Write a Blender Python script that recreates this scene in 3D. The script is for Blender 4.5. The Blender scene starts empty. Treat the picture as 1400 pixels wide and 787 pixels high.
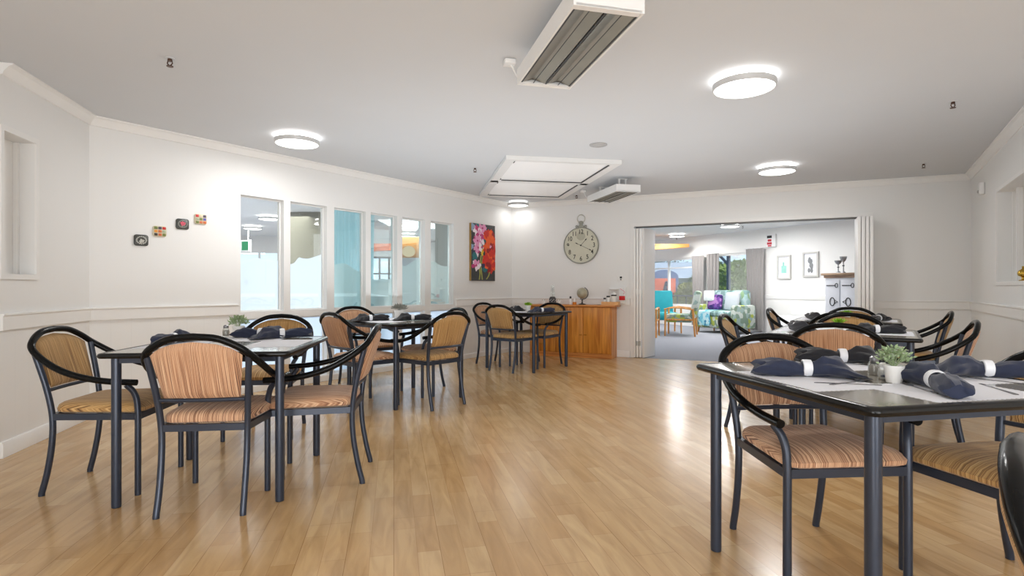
import bpy, math, random
from math import sin, cos, pi, radians, sqrt, atan2
from mathutils import Vector, Matrix
R = random.Random(7)
SC = bpy.context.scene
COL = SC.collection
F, CXP, CYP, H = 760.0, 700.0, 393.5, 1.055     # calibrated focal length (px), optical centre, camera height

# ------------------------------------------------------------------ helpers
class MB:
    def __init__(s): s.v = []; s.f = []; s.m = []
    def add(s, vs, fs, mi=0):
        o = len(s.v); s.v += [tuple(p) for p in vs]
        for f in fs: s.f.append([i + o for i in f]); s.m.append(mi)
        return s
    def box(s, x0, y0, z0, x1, y1, z1, mi=0, M=None):
        vs = [Vector((x, y, z)) for z in (z0, z1) for y in (y0, y1) for x in (x0, x1)]
        if M is not None: vs = [M @ v for v in vs]
        return s.add(vs, [(0,2,3,1),(4,5,7,6),(0,1,5,4),(2,6,7,3),(0,4,6,2),(1,3,7,5)], mi)
    def loft(s, rings, cap0=True, cap1=True, mi=0, closed=True, wrap=False):
        n = len(rings[0]); vs = [p for r in rings for p in r]; fs = []
        K = len(rings)
        for k in range(K if wrap else K - 1):
            a = k * n; b = ((k + 1) % K) * n
            for i in range(n if closed else n - 1):
                j = (i + 1) % n
                fs.append((a + i, a + j, b + j, b + i))
        if not wrap:
            if cap0: fs.append(tuple(range(n - 1, -1, -1)))
            if cap1: fs.append(tuple(range((K - 1) * n, K * n)))
        return s.add(vs, fs, mi)
    def tube(s, pts, r, n=10, cap=True, closed=False, mi=0, flat=1.0):
        pts = [Vector(p) for p in pts]; N = len(pts)
        rs = r if isinstance(r, (list, tuple)) else [r] * N
        T = []
        for i in range(N):
            a = pts[(i - 1) % N] if (closed or i > 0) else pts[i]
            b = pts[(i + 1) % N] if (closed or i < N - 1) else pts[i]
            T.append((b - a).normalized())
        up = Vector((0, 0, 1)) if abs(T[0].z) < 0.9 else Vector((1, 0, 0))
        nrm = (up - T[0] * up.dot(T[0])).normalized()
        rings = []
        for i in range(N):
            nrm = (nrm - T[i] * nrm.dot(T[i])).normalized()
            bi = T[i].cross(nrm)
            rings.append([pts[i] + (nrm * cos(2*pi*k/n) * flat + bi * sin(2*pi*k/n)) * rs[i] for k in range(n)])
        return s.loft(rings, cap, cap, mi, True, closed)
    def lathe(s, prof, n=20, c=(0, 0, 0), mi=0, cap0=True, cap1=True, M=None):
        rings = [[Vector((c[0] + r * cos(2*pi*k/n), c[1] + r * sin(2*pi*k/n), c[2] + z)) for k in range(n)] for r, z in prof]
        if M is not None: rings = [[M @ p for p in r] for r in rings]
        return s.loft(rings, cap0, cap1, mi)
    def prism(s, poly, z0, z1, mi=0):
        return s.loft([[Vector((x, y, z0)) for x, y in poly], [Vector((x, y, z1)) for x, y in poly]], mi=mi)
    def rbox(s, x0, y0, z0, x1, y1, z1, r=.01, c=None, mi=0, n=3, M=None):
        c = r if c is None else c
        cx, cy = (x0+x1)/2, (y0+y1)/2; w, d = x1-x0, y1-y0
        rings = []
        for off, z in ((c, z0), (c*.3, z0+c*.3), (0, z0+c), (0, z1-c), (c*.3, z1-c*.3), (c, z1)):
            rings.append([Vector((cx+x, cy+y, z)) for x, y in rrect(w-2*off, d-2*off, max(r-off*.5, .0005), n)])
        if M is not None: rings = [[M @ p for p in q] for q in rings]
        return s.loft(rings, mi=mi)
    def grid(s, fn, nu, nv, mi=0):
        vs = [fn(i/nu, j/nv) for j in range(nv+1) for i in range(nu+1)]
        fs = [(j*(nu+1)+i, j*(nu+1)+i+1, (j+1)*(nu+1)+i+1, (j+1)*(nu+1)+i) for j in range(nv) for i in range(nu)]
        return s.add(vs, fs, mi)
    def sphere(s, c, r, n=14, m=9, mi=0):
        prof = [(max(sin(pi*k/m), .001), -cos(pi*k/m)) for k in range(m+1)]
        rr = r if isinstance(r, (tuple, list)) else (r, r, r)
        rings = [[Vector((c[0]+rr[0]*a*cos(2*pi*k/n), c[1]+rr[1]*a*sin(2*pi*k/n), c[2]+rr[2]*z)) for k in range(n)] for a, z in prof]
        return s.loft(rings, mi=mi)
    def build(s, name, mats, parent=None, loc=(0,0,0), rotz=0, ang=38, rot=None):
        me = bpy.data.meshes.new(name); me.from_pydata(s.v, [], s.f)
        if not isinstance(mats, (list, tuple)): mats = [mats]
        for m in mats: me.materials.append(m)
        me.polygons.foreach_set('material_index', s.m)
        me.polygons.foreach_set('use_smooth', [True]*len(s.f))
        me.update(); me.set_sharp_from_angle(angle=radians(ang))
        o = bpy.data.objects.new(name, me); COL.objects.link(o)
        o.location = loc; o.rotation_euler = rot if rot else (0, 0, rotz)
        if parent is not None: o.parent = parent
        return o

def rrect(w, d, r, n=3):
    r = min(r, w/2-.0001, d/2-.0001); pts = []
    for cx, cy, a0 in ((w/2-r, d/2-r, 0), (-w/2+r, d/2-r, pi/2), (-w/2+r, -d/2+r, pi), (w/2-r, -d/2+r, 1.5*pi)):
        for k in range(n+1):
            a = a0 + pi/2*k/n; pts.append((cx + r*cos(a), cy + r*sin(a)))
    return pts
def interp(x, tab):
    if x <= tab[0][0]: return tab[0][1]
    for (a, u), (b, w) in zip(tab, tab[1:]):
        if x <= b:
            t = (x-a)/(b-a); t = t*t*(3-2*t); return u + (w-u)*t
    return tab[-1][1]
def catmull(P, k=6):
    P = [Vector(p) for p in P]; out = []
    Q = [P[0]*2-P[1]] + P + [P[-1]*2-P[-2]]
    for i in range(1, len(Q)-2):
        p0, p1, p2, p3 = Q[i-1:i+3]
        for j in range(k):
            t = j/k
            out.append(.5*((2*p1)+(p2-p0)*t+(2*p0-5*p1+4*p2-p3)*t*t+(3*p1-p0-3*p2+p3)*t**3))
    out.append(P[-1]); return out
def thing(name, label, cat, loc=(0,0,0), rotz=0, group=None):
    o = bpy.data.objects.new(name, None); COL.objects.link(o); o.empty_display_size = .1
    o.location = loc; o.rotation_euler = (0, 0, rotz); o['label'] = label; o['category'] = cat
    if group: o['group'] = group
    return o
def tag(o, label, cat, group=None):
    o['label'] = label; o['category'] = cat
    if group: o['group'] = group
    return o
def struct(o): o['kind'] = 'structure'; return o
KIDS = {}
def copy_tree(o, parent=None):
    c = o.copy(); COL.objects.link(c)
    if parent is not None: c.parent = parent
    for ch in list(o.children): copy_tree(ch, c)
    return c
def place(proto, used, loc, rotz, label, group=None):
    o = proto if not used else copy_tree(proto)
    used.append(1); o.location = loc; o.rotation_euler = (0, 0, rotz); o['label'] = label
    if group: o['group'] = group
    return o
def ray(px): return (px - CXP) / F
def at_z(px, py, z):
    Y = F * (H - z) / (py - CYP); return Vector((ray(px) * Y, Y, z))

# ------------------------------------------------------------------ materials
def nodemat(name):
    m = bpy.data.materials.new(name); m.use_nodes = True
    nt = m.node_tree; b = nt.nodes['Principled BSDF']; return m, nt, b
def C4(c): return (c[0], c[1], c[2], 1)
def srgb(r, g, b):
    f = lambda c: (c/255/12.92) if c/255 <= .04045 else ((c/255+.055)/1.055)**2.4
    return (f(r), f(g), f(b))
def mat(name, c, rough=.5, metal=0, var=.06, scale=12, bump=0, spec=.5, emit=None, es=0, alpha=1, coat=0, sheen=0):
    m, nt, b = nodemat(name); N = nt.nodes; L = nt.links
    tc = N.new('ShaderNodeTexCoord'); nz = N.new('ShaderNodeTexNoise'); nz.inputs['Scale'].default_value = scale; nz.inputs['Detail'].default_value = 3
    L.new(tc.outputs['Object'], nz.inputs['Vector'])
    mx = N.new('ShaderNodeMix'); mx.data_type = 'RGBA'
    mx.inputs['A'].default_value = C4([x*(1-var) for x in c]); mx.inputs['B'].default_value = C4([min(x*(1+var), 1) for x in c])
    L.new(nz.outputs['Fac'], mx.inputs['Factor']); L.new(mx.outputs['Result'], b.inputs['Base Color'])
    b.inputs['Roughness'].default_value = rough; b.inputs['Metallic'].default_value = metal
    b.inputs['Specular IOR Level'].default_value = spec
    if coat: b.inputs['Coat Weight'].default_value = coat; b.inputs['Coat Roughness'].default_value = .08
    if sheen: b.inputs['Sheen Weight'].default_value = sheen
    if emit: b.inputs['Emission Color'].default_value = C4(emit); b.inputs['Emission Strength'].default_value = es
    if bump:
        bp = N.new('ShaderNodeBump'); bp.inputs['Strength'].default_value = bump; bp.inputs['Distance'].default_value = .01
        L.new(nz.outputs['Fac'], bp.inputs['Height']); L.new(bp.outputs['Normal'], b.inputs['Normal'])
    return m
def stripe_fabric(name, cols):
    m, nt, b = nodemat(name); N = nt.nodes; L = nt.links
    tc = N.new('ShaderNodeTexCoord'); mp = N.new('ShaderNodeMapping'); mp.inputs['Scale'].default_value = (430, 3, 2.5)
    L.new(tc.outputs['Object'], mp.inputs['Vector'])
    nz = N.new('ShaderNodeTexNoise'); nz.inputs['Scale'].default_value = 1; nz.inputs['Detail'].default_value = 2; nz.inputs['Roughness'].default_value = .6
    L.new(mp.outputs['Vector'], nz.inputs['Vector'])
    rp = N.new('ShaderNodeValToRGB'); e = rp.color_ramp.elements
    pos = [.33, .43, .5, .57, .68]
    e[0].position = pos[0]; e[0].color = C4(cols[0]); e[1].position = pos[-1]; e[1].color = C4(cols[-1])
    for p, c in zip(pos[1:-1], cols[1:-1]):
        k = e.new(p); k.color = C4(c)
    L.new(nz.outputs['Fac'], rp.inputs['Fac']); L.new(rp.outputs['Color'], b.inputs['Base Color'])
    b.inputs['Roughness'].default_value = .8; b.inputs['Sheen Weight'].default_value = .15
    bp = N.new('ShaderNodeBump'); bp.inputs['Strength'].default_value = .25; bp.inputs['Distance'].default_value = .004
    L.new(nz.outputs['Fac'], bp.inputs['Height']); L.new(bp.outputs['Normal'], b.inputs['Normal'])
    return m
def wall_mat(name, c, groove=.0):
    m, nt, b = nodemat(name); N = nt.nodes; L = nt.links
    tc = N.new('ShaderNodeTexCoord'); sx = N.new('ShaderNodeSeparateXYZ'); L.new(tc.outputs['Object'], sx.inputs[0])
    fr = N.new('ShaderNodeMath'); fr.operation = 'PINGPONG'; fr.inputs[1].default_value = .075
    L.new(sx.outputs['X'], fr.inputs[0])
    lt = N.new('ShaderNodeMath'); lt.operation = 'LESS_THAN'; lt.inputs[1].default_value = .0025; L.new(fr.outputs[0], lt.inputs[0])
    zz = N.new('ShaderNodeMath'); zz.operation = 'LESS_THAN'; zz.inputs[1].default_value = .82; L.new(sx.outputs['Z'], zz.inputs[0])
    za = N.new('ShaderNodeMath'); za.operation = 'MULTIPLY_ADD'; za.inputs[1].default_value = groove*.8; za.inputs[2].default_value = groove*.2
    L.new(zz.outputs[0], za.inputs[0])
    ml = N.new('ShaderNodeMath'); ml.operation = 'MULTIPLY'; L.new(lt.outputs[0], ml.inputs[0]); L.new(za.outputs[0], ml.inputs[1])
    mx = N.new('ShaderNodeMix'); mx.data_type = 'RGBA'; mx.inputs['A'].default_value = C4(c); mx.inputs['B'].default_value = C4([x*.55 for x in c])
    L.new(ml.outputs[0], mx.inputs['Factor']); L.new(mx.outputs['Result'], b.inputs['Base Color'])
    b.inputs['Roughness'].default_value = .55; b.inputs['Specular IOR Level'].default_value = .25
    return m
def floor_mat():
    m, nt, b = nodemat('oak_laminate'); N = nt.nodes; L = nt.links
    tc = N.new('ShaderNodeTexCoord'); mp = N.new('ShaderNodeMapping'); mp.inputs['Rotation'].default_value = (0, 0, radians(-102))
    L.new(tc.outputs['Object'], mp.inputs['Vector'])
    br = N.new('ShaderNodeTexBrick'); br.offset = .37; br.inputs['Scale'].default_value = 1
    br.inputs['Brick Width'].default_value = .62; br.inputs['Row Height'].default_value = .092; br.inputs['Mortar Size'].default_value = .0006
    br.inputs['Color1'].default_value = C4(srgb(211, 180, 135)); br.inputs['Color2'].default_value = C4(srgb(193, 156, 107)); br.inputs['Mortar'].default_value = C4(srgb(170, 130, 86))
    L.new(mp.outputs['Vector'], br.inputs['Vector'])
    m2 = N.new('ShaderNodeMapping'); m2.inputs['Scale'].default_value = (2.2, 16, 1); L.new(mp.outputs['Vector'], m2.inputs['Vector'])
    nz = N.new('ShaderNodeTexNoise'); nz.inputs['Scale'].default_value = 1.2; nz.inputs['Detail'].default_value = 6; nz.inputs['Distortion'].default_value = .8
    L.new(m2.outputs['Vector'], nz.inputs['Vector'])
    rp = N.new('ShaderNodeValToRGB'); rp.color_ramp.elements[0].position = .3; rp.color_ramp.elements[0].color = (.76, .70, .62, 1)
    rp.color_ramp.elements[1].position = .62; rp.color_ramp.elements[1].color = (1.05, 1.04, 1.02, 1); L.new(nz.outputs['Fac'], rp.inputs['Fac'])
    mu = N.new('ShaderNodeMix'); mu.data_type = 'RGBA'; mu.blend_type = 'MULTIPLY'; mu.inputs['Factor'].default_value = .8
    L.new(br.outputs['Color'], mu.inputs['A']); L.new(rp.outputs['Color'], mu.inputs['B'])
    # wide board seams
    b2 = N.new('ShaderNodeTexBrick'); b2.offset = .43; b2.inputs['Scale'].default_value = 1; b2.inputs['Brick Width'].default_value = 1.3
    b2.inputs['Row Height'].default_value = .184; b2.inputs['Mortar Size'].default_value = .0014
    b2.inputs['Color1'].default_value = (1, 1, 1, 1); b2.inputs['Color2'].default_value = (.93, .92, .9, 1); b2.inputs['Mortar'].default_value = (.68, .62, .55, 1)
    L.new(mp.outputs['Vector'], b2.inputs['Vector'])
    m3 = N.new('ShaderNodeMix'); m3.data_type = 'RGBA'; m3.blend_type = 'MULTIPLY'; m3.inputs['Factor'].default_value = .8
    L.new(mu.outputs['Result'], m3.inputs['A']); L.new(b2.outputs['Color'], m3.inputs['B'])
    L.new(m3.outputs['Result'], b.inputs['Base Color'])
    b.inputs['Roughness'].default_value = .21; b.inputs['Specular IOR Level'].default_value = .62
    return m
def wood_mat(name, c1, c2, axis='Z', rough=.35):
    m, nt, b = nodemat(name); N = nt.nodes; L = nt.links
    tc = N.new('ShaderNodeTexCoord'); mp = N.new('ShaderNodeMapping')
    mp.inputs['Scale'].default_value = {'Z': (22, 22, 1.6), 'X': (1.6, 22, 22), 'Y': (22, 1.6, 22)}[axis]
    L.new(tc.outputs['Object'], mp.inputs['Vector'])
    nz = N.new('ShaderNodeTexNoise'); nz.inputs['Scale'].default_value = 1; nz.inputs['Detail'].default_value = 4; nz.inputs['Distortion'].default_value = .7
    L.new(mp.outputs['Vector'], nz.inputs['Vector'])
    rp = N.new('ShaderNodeValToRGB'); rp.color_ramp.elements[0].position = .33; rp.color_ramp.elements[0].color = C4(c1); rp.color_ramp.elements[1].position = .62; rp.color_ramp.elements[1].color = C4(c2)
    L.new(nz.outputs['Fac'], rp.inputs['Fac']); L.new(rp.outputs['Color'], b.inputs['Base Color']); b.inputs['Roughness'].default_value = rough
    return m
def patch_fabric(name, cols, scale=9):
    m, nt, b = nodemat(name); N = nt.nodes; L = nt.links
    tc = N.new('ShaderNodeTexCoord'); vo = N.new('ShaderNodeTexVoronoi'); vo.inputs['Scale'].default_value = scale; L.new(tc.outputs['Object'], vo.inputs['Vector'])
    sp = N.new('ShaderNodeSeparateColor'); L.new(vo.outputs['Color'], sp.inputs[0])
    rp = N.new('ShaderNodeValToRGB'); rp.color_ramp.interpolation = 'CONSTANT'; e = rp.color_ramp.elements
    e[0].position = 0; e[0].color = C4(cols[0]); e[1].position = .3; e[1].color = C4(cols[1])
    for k, c in enumerate(cols[2:]):
        q = e.new(.5 + .18*k); q.color = C4(c)
    L.new(sp.outputs[0], rp.inputs['Fac']); L.new(rp.outputs['Color'], b.inputs['Base Color']); b.inputs['Roughness'].default_value = .85
    return m
def emis(name, c, s):
    m = bpy.data.materials.new(name); m.use_nodes = True; nt = m.node_tree; nt.nodes.clear()
    o = nt.nodes.new('ShaderNodeOutputMaterial'); e = nt.nodes.new('ShaderNodeEmission'); e.inputs[0].default_value = C4(c); e.inputs[1].default_value = s
    nt.links.new(e.outputs[0], o.inputs[0]); return m
def glass_mat(name, tint=(.97, .99, .98), refl=.12):
    m = bpy.data.materials.new(name); m.use_nodes = True; nt = m.node_tree; nt.nodes.clear(); N = nt.nodes; L = nt.links
    o = N.new('ShaderNodeOutputMaterial'); t = N.new('ShaderNodeBsdfTransparent'); t.inputs[0].default_value = C4(tint)
    g = N.new('ShaderNodeBsdfGlossy'); g.inputs['Roughness'].default_value = .02; g.inputs[0].default_value = (1, 1, 1, 1)
    f = N.new('ShaderNodeLayerWeight'); f.inputs[0].default_value = .35
    k = N.new('ShaderNodeMath'); k.operation = 'MULTIPLY_ADD'; k.inputs[1].default_value = .45; k.inputs[2].default_value = refl*.3; L.new(f.outputs['Fresnel'], k.inputs[0])
    x = N.new('ShaderNodeMixShader'); L.new(k.outputs[0], x.inputs[0]); L.new(t.outputs[0], x.inputs[1]); L.new(g.outputs[0], x.inputs[2]); L.new(x.outputs[0], o.inputs[0])
    return m
def film_mat(name, c, clear=.15, tr=.6):
    m = bpy.data.materials.new(name); m.use_nodes = True; nt = m.node_tree; nt.nodes.clear(); N = nt.nodes; L = nt.links
    o = N.new('ShaderNodeOutputMaterial'); t = N.new('ShaderNodeBsdfTransparent'); t.inputs[0].default_value = C4(c)
    tl = N.new('ShaderNodeBsdfTranslucent'); tl.inputs[0].default_value = C4(c); d = N.new('ShaderNodeBsdfDiffuse'); d.inputs[0].default_value = C4(c)
    a = N.new('ShaderNodeMixShader'); a.inputs[0].default_value = tr; L.new(d.outputs[0], a.inputs[1]); L.new(tl.outputs[0], a.inputs[2])
    b = N.new('ShaderNodeMixShader'); b.inputs[0].default_value = clear; L.new(a.outputs[0], b.inputs[1]); L.new(t.outputs[0], b.inputs[2]); L.new(b.outputs[0], o.inputs[0])
    return m

M_wall = wall_mat('white_panel_wall', (.80, .80, .79), .08)
M_hallwall = wall_mat('hall_wall', (.83, .82, .80), 0)
M_trim = mat('white_trim', (.82, .815, .80), .4, var=.02)
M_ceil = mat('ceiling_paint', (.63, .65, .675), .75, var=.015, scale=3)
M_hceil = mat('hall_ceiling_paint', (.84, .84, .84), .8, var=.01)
M_floor = floor_mat()
M_carpet = mat('grey_carpet', srgb(150, 152, 160), .95, var=.12, scale=220, bump=.3)
M_steel = mat('gunmetal_paint', srgb(50, 57, 71), .3, .3, var=.05, scale=30)
M_black = mat('black_lacquer', (.006, .006, .006), .19, var=.2, scale=20, spec=.12)
M_top = mat('taupe_laminate', srgb(146, 141, 130), .16, var=.05, scale=40, coat=.25)
M_rim = mat('black_table_edge', (.007, .007, .007), .18, var=.2, spec=.3)
M_fab_s = stripe_fabric('stripe_fabric_salmon_sheen', [srgb(92, 62, 50), srgb(158, 112, 82), srgb(190, 146, 112), srgb(208, 168, 134), srgb(224, 192, 158)])  # one shot fabric; its salmon sheen is put into the colour
M_fab_g = stripe_fabric('stripe_fabric_golden_sheen', [srgb(96, 68, 40), srgb(152, 112, 64), srgb(178, 138, 84), srgb(194, 156, 100), srgb(210, 176, 122)])  # same fabric, with its golden sheen painted in as colour
M_navy = mat('navy_napkin_cloth', srgb(30, 38, 62), .85, var=.15, scale=60, sheen=.2)
M_blk_nap = mat('black_napkin_cloth', srgb(20, 21, 28), .85, var=.15, scale=60, sheen=.2)
M_ring = mat('white_napkin_ring', (.80, .82, .86), .35, var=.03)
M_paper = mat('paper_mat', (.78, .79, .84), .8, var=.02)
M_cut = mat('cutlery_steel', (.26, .26, .27), .22, .35, var=.05)
M_pot = mat('white_ceramic', (.82, .82, .80), .3, var=.02)
M_leaf = mat('pale_leaf', srgb(150, 170, 128), .6, var=.35, scale=60)
M_leaf2 = mat('lime_leaf', srgb(142, 188, 40), .5, var=.3, scale=50)
M_flower = mat('tiny_flower', (.85, .86, .82), .6, var=.02)
M_soil = mat('soil', (.06, .04, .03), .9)
M_salt = mat('salt_white', (.75, .74, .72), .5, var=.03)
M_glass = glass_mat('clear_glass')
M_glass_g = glass_mat('greenish_glass', (.90, .965, .96), .2)
M_film = film_mat('frosted_film', (.84, .92, 1.0), .06, .70)
M_film_g = film_mat('frosted_green_film', (.78, .88, .875), .22, .5)
M_honey = wood_mat('honey_wood', srgb(168, 96, 24), srgb(216, 146, 58))
M_honeyx = wood_mat('honey_wood_top', srgb(170, 96, 36), srgb(212, 144, 74), 'X')
M_chairwood = wood_mat('beech_wood', srgb(186, 118, 50), srgb(222, 160, 88))
M_beam = mat('orange_beam_wood', srgb(214, 150, 84), .4, var=.1)
M_lamp = emis('lamp_diffuser', (1, .98, .95), 5.0)
M_halo = emis('lamp_backlight', (1, .98, .95), 9.0)
M_lamprim = mat('lamp_rim', (.62, .62, .62), .4, .3)
M_white = mat('white_enamel', (.80, .80, .79), .35, var=.02)
M_refl = mat('heater_reflector', srgb(128, 124, 112), .32, .75, var=.25, scale=5)
M_dark = mat('dark_line', (.02, .02, .02), .5)
M_brass = mat('brass', srgb(196, 160, 70), .25, 1, var=.1)
M_bronze = mat('sprinkler_bronze', srgb(88, 62, 50), .4, .6)
M_hinge = mat('hinge_metal', srgb(150, 148, 142), .4, .5)
M_skyl = mat('skylight_panel', (.86, .86, .86), .35, var=.02, emit=(1, 1, 1), es=.08)
M_teal = mat('teal_upholstery', srgb(30, 158, 172), .7, var=.12, scale=8)
M_patch = patch_fabric('green_patch_fabric', [srgb(124, 146, 128), srgb(150, 172, 166), srgb(172, 184, 84), srgb(196, 204, 196)], 11)
M_patchb = patch_fabric('blue_patch_fabric', [srgb(120, 152, 150), srgb(158, 190, 190), srgb(142, 170, 132), srgb(178, 200, 204)], 10)
M_throw = patch_fabric('aqua_throw', [srgb(120, 200, 222), srgb(160, 220, 232), srgb(70, 150, 190), srgb(200, 232, 238)], 14)
M_purple = patch_fabric('purple_cushion', [srgb(84, 48, 120), srgb(120, 70, 150), srgb(50, 40, 100), srgb(170, 120, 180)], 16)
M_greycush = mat('grey_cushion', srgb(190, 196, 204), .8)
M_curtain = mat('grey_curtain', srgb(150, 146, 144), .85, var=.06, scale=30)
M_tealcurt = film_mat('teal_curtain_cloth', srgb(184, 218, 226), .05, .4)
M_navyfr = mat('navy_steel', srgb(40, 52, 74), .5)
# ------------------------------------------------------------------ room shell
ZC = 2.45
PL, PA, PB, PC = (-3.16, 3.431), (-3.431, 4.511), (0.0, 9.25), (5.616, 6.80)
PL2, PL3 = (-2.85, 2.2), (-2.85, -2.6)
PR, PR2 = (3.6, 3.64), (3.4, -2.6)

class Wall:
    def __init__(s, p0, p1):
        s.p0 = Vector((p0[0], p0[1])); s.p1 = Vector((p1[0], p1[1])); d = s.p1 - s.p0
        s.L = d.length; s.d = d / s.L; s.ang = atan2(s.d.y, s.d.x); s.n = Vector((-s.d.y, s.d.x))
    def s_of(s, px, off=0.0):            # distance along the wall seen at a picture column (off = metres into the room)
        r = ray(px); p = s.p0 - s.n * off
        return (r * p.y - p.x) / (s.d.x - r * s.d.y)
    def pt(s, t, off=0.0, z=0.0):
        q = s.p0 + s.d * t - s.n * off; return Vector((q.x, q.y, z))
    def z_of(s, px, py, off=0.0):
        return H - (py - CYP) * s.pt(s.s_of(px, off), off).y / F
    def build(s, name, m, holes=(), th=.12, z0=0, z1=ZC):
        xs = sorted({0.0, s.L, *[h[0] for h in holes], *[h[1] for h in holes]})
        zs = sorted({z0, z1, *[h[2] for h in holes], *[h[3] for h in holes]})
        solid = lambda i, j: 0 <= i < len(xs)-1 and 0 <= j < len(zs)-1 and not any(
            h[0]-1e-6 <= (xs[i]+xs[i+1])/2 <= h[1]+1e-6 and h[2]-1e-6 <= (zs[j]+zs[j+1])/2 <= h[3]+1e-6 for h in holes)
        b = MB()
        for i in range(len(xs)-1):
            for j in range(len(zs)-1):
                if not solid(i, j): continue
                a, c, e, f = xs[i], xs[i+1], zs[j], zs[j+1]
                b.add([(a,0,e),(c,0,e),(c,0,f),(a,0,f)], [(0,1,2,3)]); b.add([(a,th,e),(c,th,e),(c,th,f),(a,th,f)], [(3,2,1,0)])
                if not solid(i-1, j): b.add([(a,0,e),(a,th,e),(a,th,f),(a,0,f)], [(3,2,1,0)])
                if not solid(i+1, j): b.add([(c,0,e),(c,th,e),(c,th,f),(c,0,f)], [(0,1,2,3)])
                if not solid(i, j-1): b.add([(a,0,e),(c,0,e),(c,th,e),(a,th,e)], [(3,2,1,0)])
                if not solid(i, j+1): b.add([(a,0,f),(c,0,f),(c,th,f),(a,th,f)], [(0,1,2,3)])
        o = b.build(name, m, None, (s.p0.x, s.p0.y, 0), s.ang); struct(o); return o
    def strip(s, name, a, c, prof, m=None):   # extruded moulding, prof = [(depth into room, z)]
        b = MB(); b.loft([[Vector((x, -d, z)) for d, z in prof] for x in (a, c)])
        o = b.build(name, m or M_trim, None, (s.p0.x, s.p0.y, 0), s.ang, ang=25); return struct(o)

W0 = Wall(PL, PA); W1 = Wall(PA, PB); W2 = Wall(PB, PC); W3 = Wall(PC, PR)
WL2 = Wall(PL2, PL); WL3 = Wall(PL3, PL2); WR2 = Wall(PR, PR2); WBK = Wall(PR2, PL3)

# floor and ceiling
poly = [PL3, PL2, PL, PA, PB, PC, PR, PR2]
b = MB().prism(poly, -.02, 0); struct(b.build('floor', M_floor))
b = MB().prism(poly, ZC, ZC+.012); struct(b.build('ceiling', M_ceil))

# left wall with the recessed serving window
lw = (W0.s_of(47) - 1.0, W0.s_of(47), 1.145, 2.035)
lw = (max(lw[0], .02), lw[1], lw[2], lw[3])
W0.build('wall_left', M_wall, [lw], th=.30)
def recess_window(W, h, name, depth, mull=None, frame_w=.035):
    fr = struct(thing_s(name, W, (h[0]+h[1])/2, h[2]))
    w = (h[1]-h[0])/2; hh = h[3]-h[2]
    b = MB()
    for x0, x1, z0, z1 in ((-w-frame_w, w+frame_w, -frame_w, 0), (-w-frame_w, w+frame_w, hh, hh+frame_w), (-w-frame_w, -w, 0, hh), (w, w+frame_w, 0, hh)):
        b.box(x0, -.012, z0, x1, 0, z1)
    b.build('window_frame', M_trim, fr)
    b = MB(); b.box(-w+.001, depth, .001, w-.001, depth+.02, hh-.001); b.build('panel', M_hallwall, fr)
    b = MB()
    for x0, x1 in ((-w+.001, -w+.02), (w-.02, w-.001)): b.box(x0, depth-.03, .001, x1, depth-.001, hh-.001)
    if mull is not None: b.box(mull-.012, depth-.05, .001, mull+.012, depth-.001, hh-.001)
    b.build('sash', M_trim, fr)
    return fr
def thing_s(name, W, s, z, off=0.0):
    o = bpy.data.objects.new(name, None); COL.objects.link(o); o.location = W.pt(s, off, z); o.rotation_euler = (0, 0, W.ang); o.empty_display_size = .1; return o
recess_window(W0, lw, 'window_7', .115)
WL2.build('wall_left_front', M_wall, th=.12); WL3.build('wall_left_rear', M_wall, th=.12)

# glazed wall: six tall lights over six low lights
PX = [(329,388),(397,447),(457,500),(507,543),(550,581),(589,620)]
ZT, ZB, ZL0, ZL1 = 1.985, .815, .075, .745
spans = [(W1.s_of(a), W1.s_of(c)) for a, c in PX]
holes = [(a, c, ZB, ZT) for a, c in spans] + [(a, c, ZL0, ZL1) for a, c in spans]
W1.build('wall_window_side', M_wall, holes, th=.11)
waves = [[(329,358),(335,357.5),(345,354.5),(355,351.5),(362,353),(372,353.5),(388,356)],
         [(397,361),(403,360.5),(408,358.3),(412,353.5),(415,351.4),(420,352.6),(428,353),(436,351),(447,347.5)],
         [(457,361.5),(465,360.8),(474,359.4),(482,361.5),(490,367),(500,372)],
         [(507,381.5),(514,381),(521,382.3),(528,380.6),(536,381.6),(543,381)],
         [(550,356.5),(554,359),(559,363.5),(566,360),(574,355.5),(581,353)],
         [(589,359.5),(595,357.5),(600,357),(606,361),(611,363),(620,364)]]
for k, (a, c) in enumerate(spans):
    fr = struct(thing_s('window_%d' % (k+1), W1, (a+c)/2, 0)); w = (c-a)/2
    gm = M_glass if k < 2 else M_glass_g; fm = M_film if k in (0, 1) else M_film_g
    b = MB()
    for z0, z1 in ((ZB, ZT), (ZL0, ZL1)):
        for x0, x1, y0, y1 in ((-w+.0005, -w+.014, z0+.014, z1-.014), (w-.014, w-.0005, z0+.014, z1-.014), (-w+.0005, w-.0005, z0+.0005, z0+.014), (-w+.0005, w-.0005, z1-.014, z1-.0005)):
            b.box(x0, .06, y0, x1, .10, y1)
    b.build('window_frame', M_trim, fr)
    b = MB().box(-w+.014, .078, ZB+.014, w-.014, .083, ZT-.014); b.build('pane', gm, fr)
    b = MB().box(-w+.014, .078, ZL0+.014, w-.014, .083, ZL1-.014); b.build('frosted_pane', M_film, fr)
    P = [(W1.s_of(px) - (a+c)/2, W1.z_of(px, py)) for px, py in waves[k]]
    sc = (2*w-.03) / (P[-1][0]-P[0][0]); x00 = P[0][0]
    top = catmull([(-w+.015 + (x-x00)*sc, .086, z) for x, z in P], 4)
    b = MB(); nn = len(top); b.add([(p.x, .086, ZB+.015) for p in top] + [tuple(p) for p in top], [(i, i+1, nn+i+1, nn+i) for i in range(nn-1)])
    b.build('frosted_film', fm, fr)

# back wall with the folding-door opening
ds, de = W2.s_of(867), W2.s_of(1187)
W2.build('wall_back', M_wall, [(ds, de, 0, 1.985)], th=.12)
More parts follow.
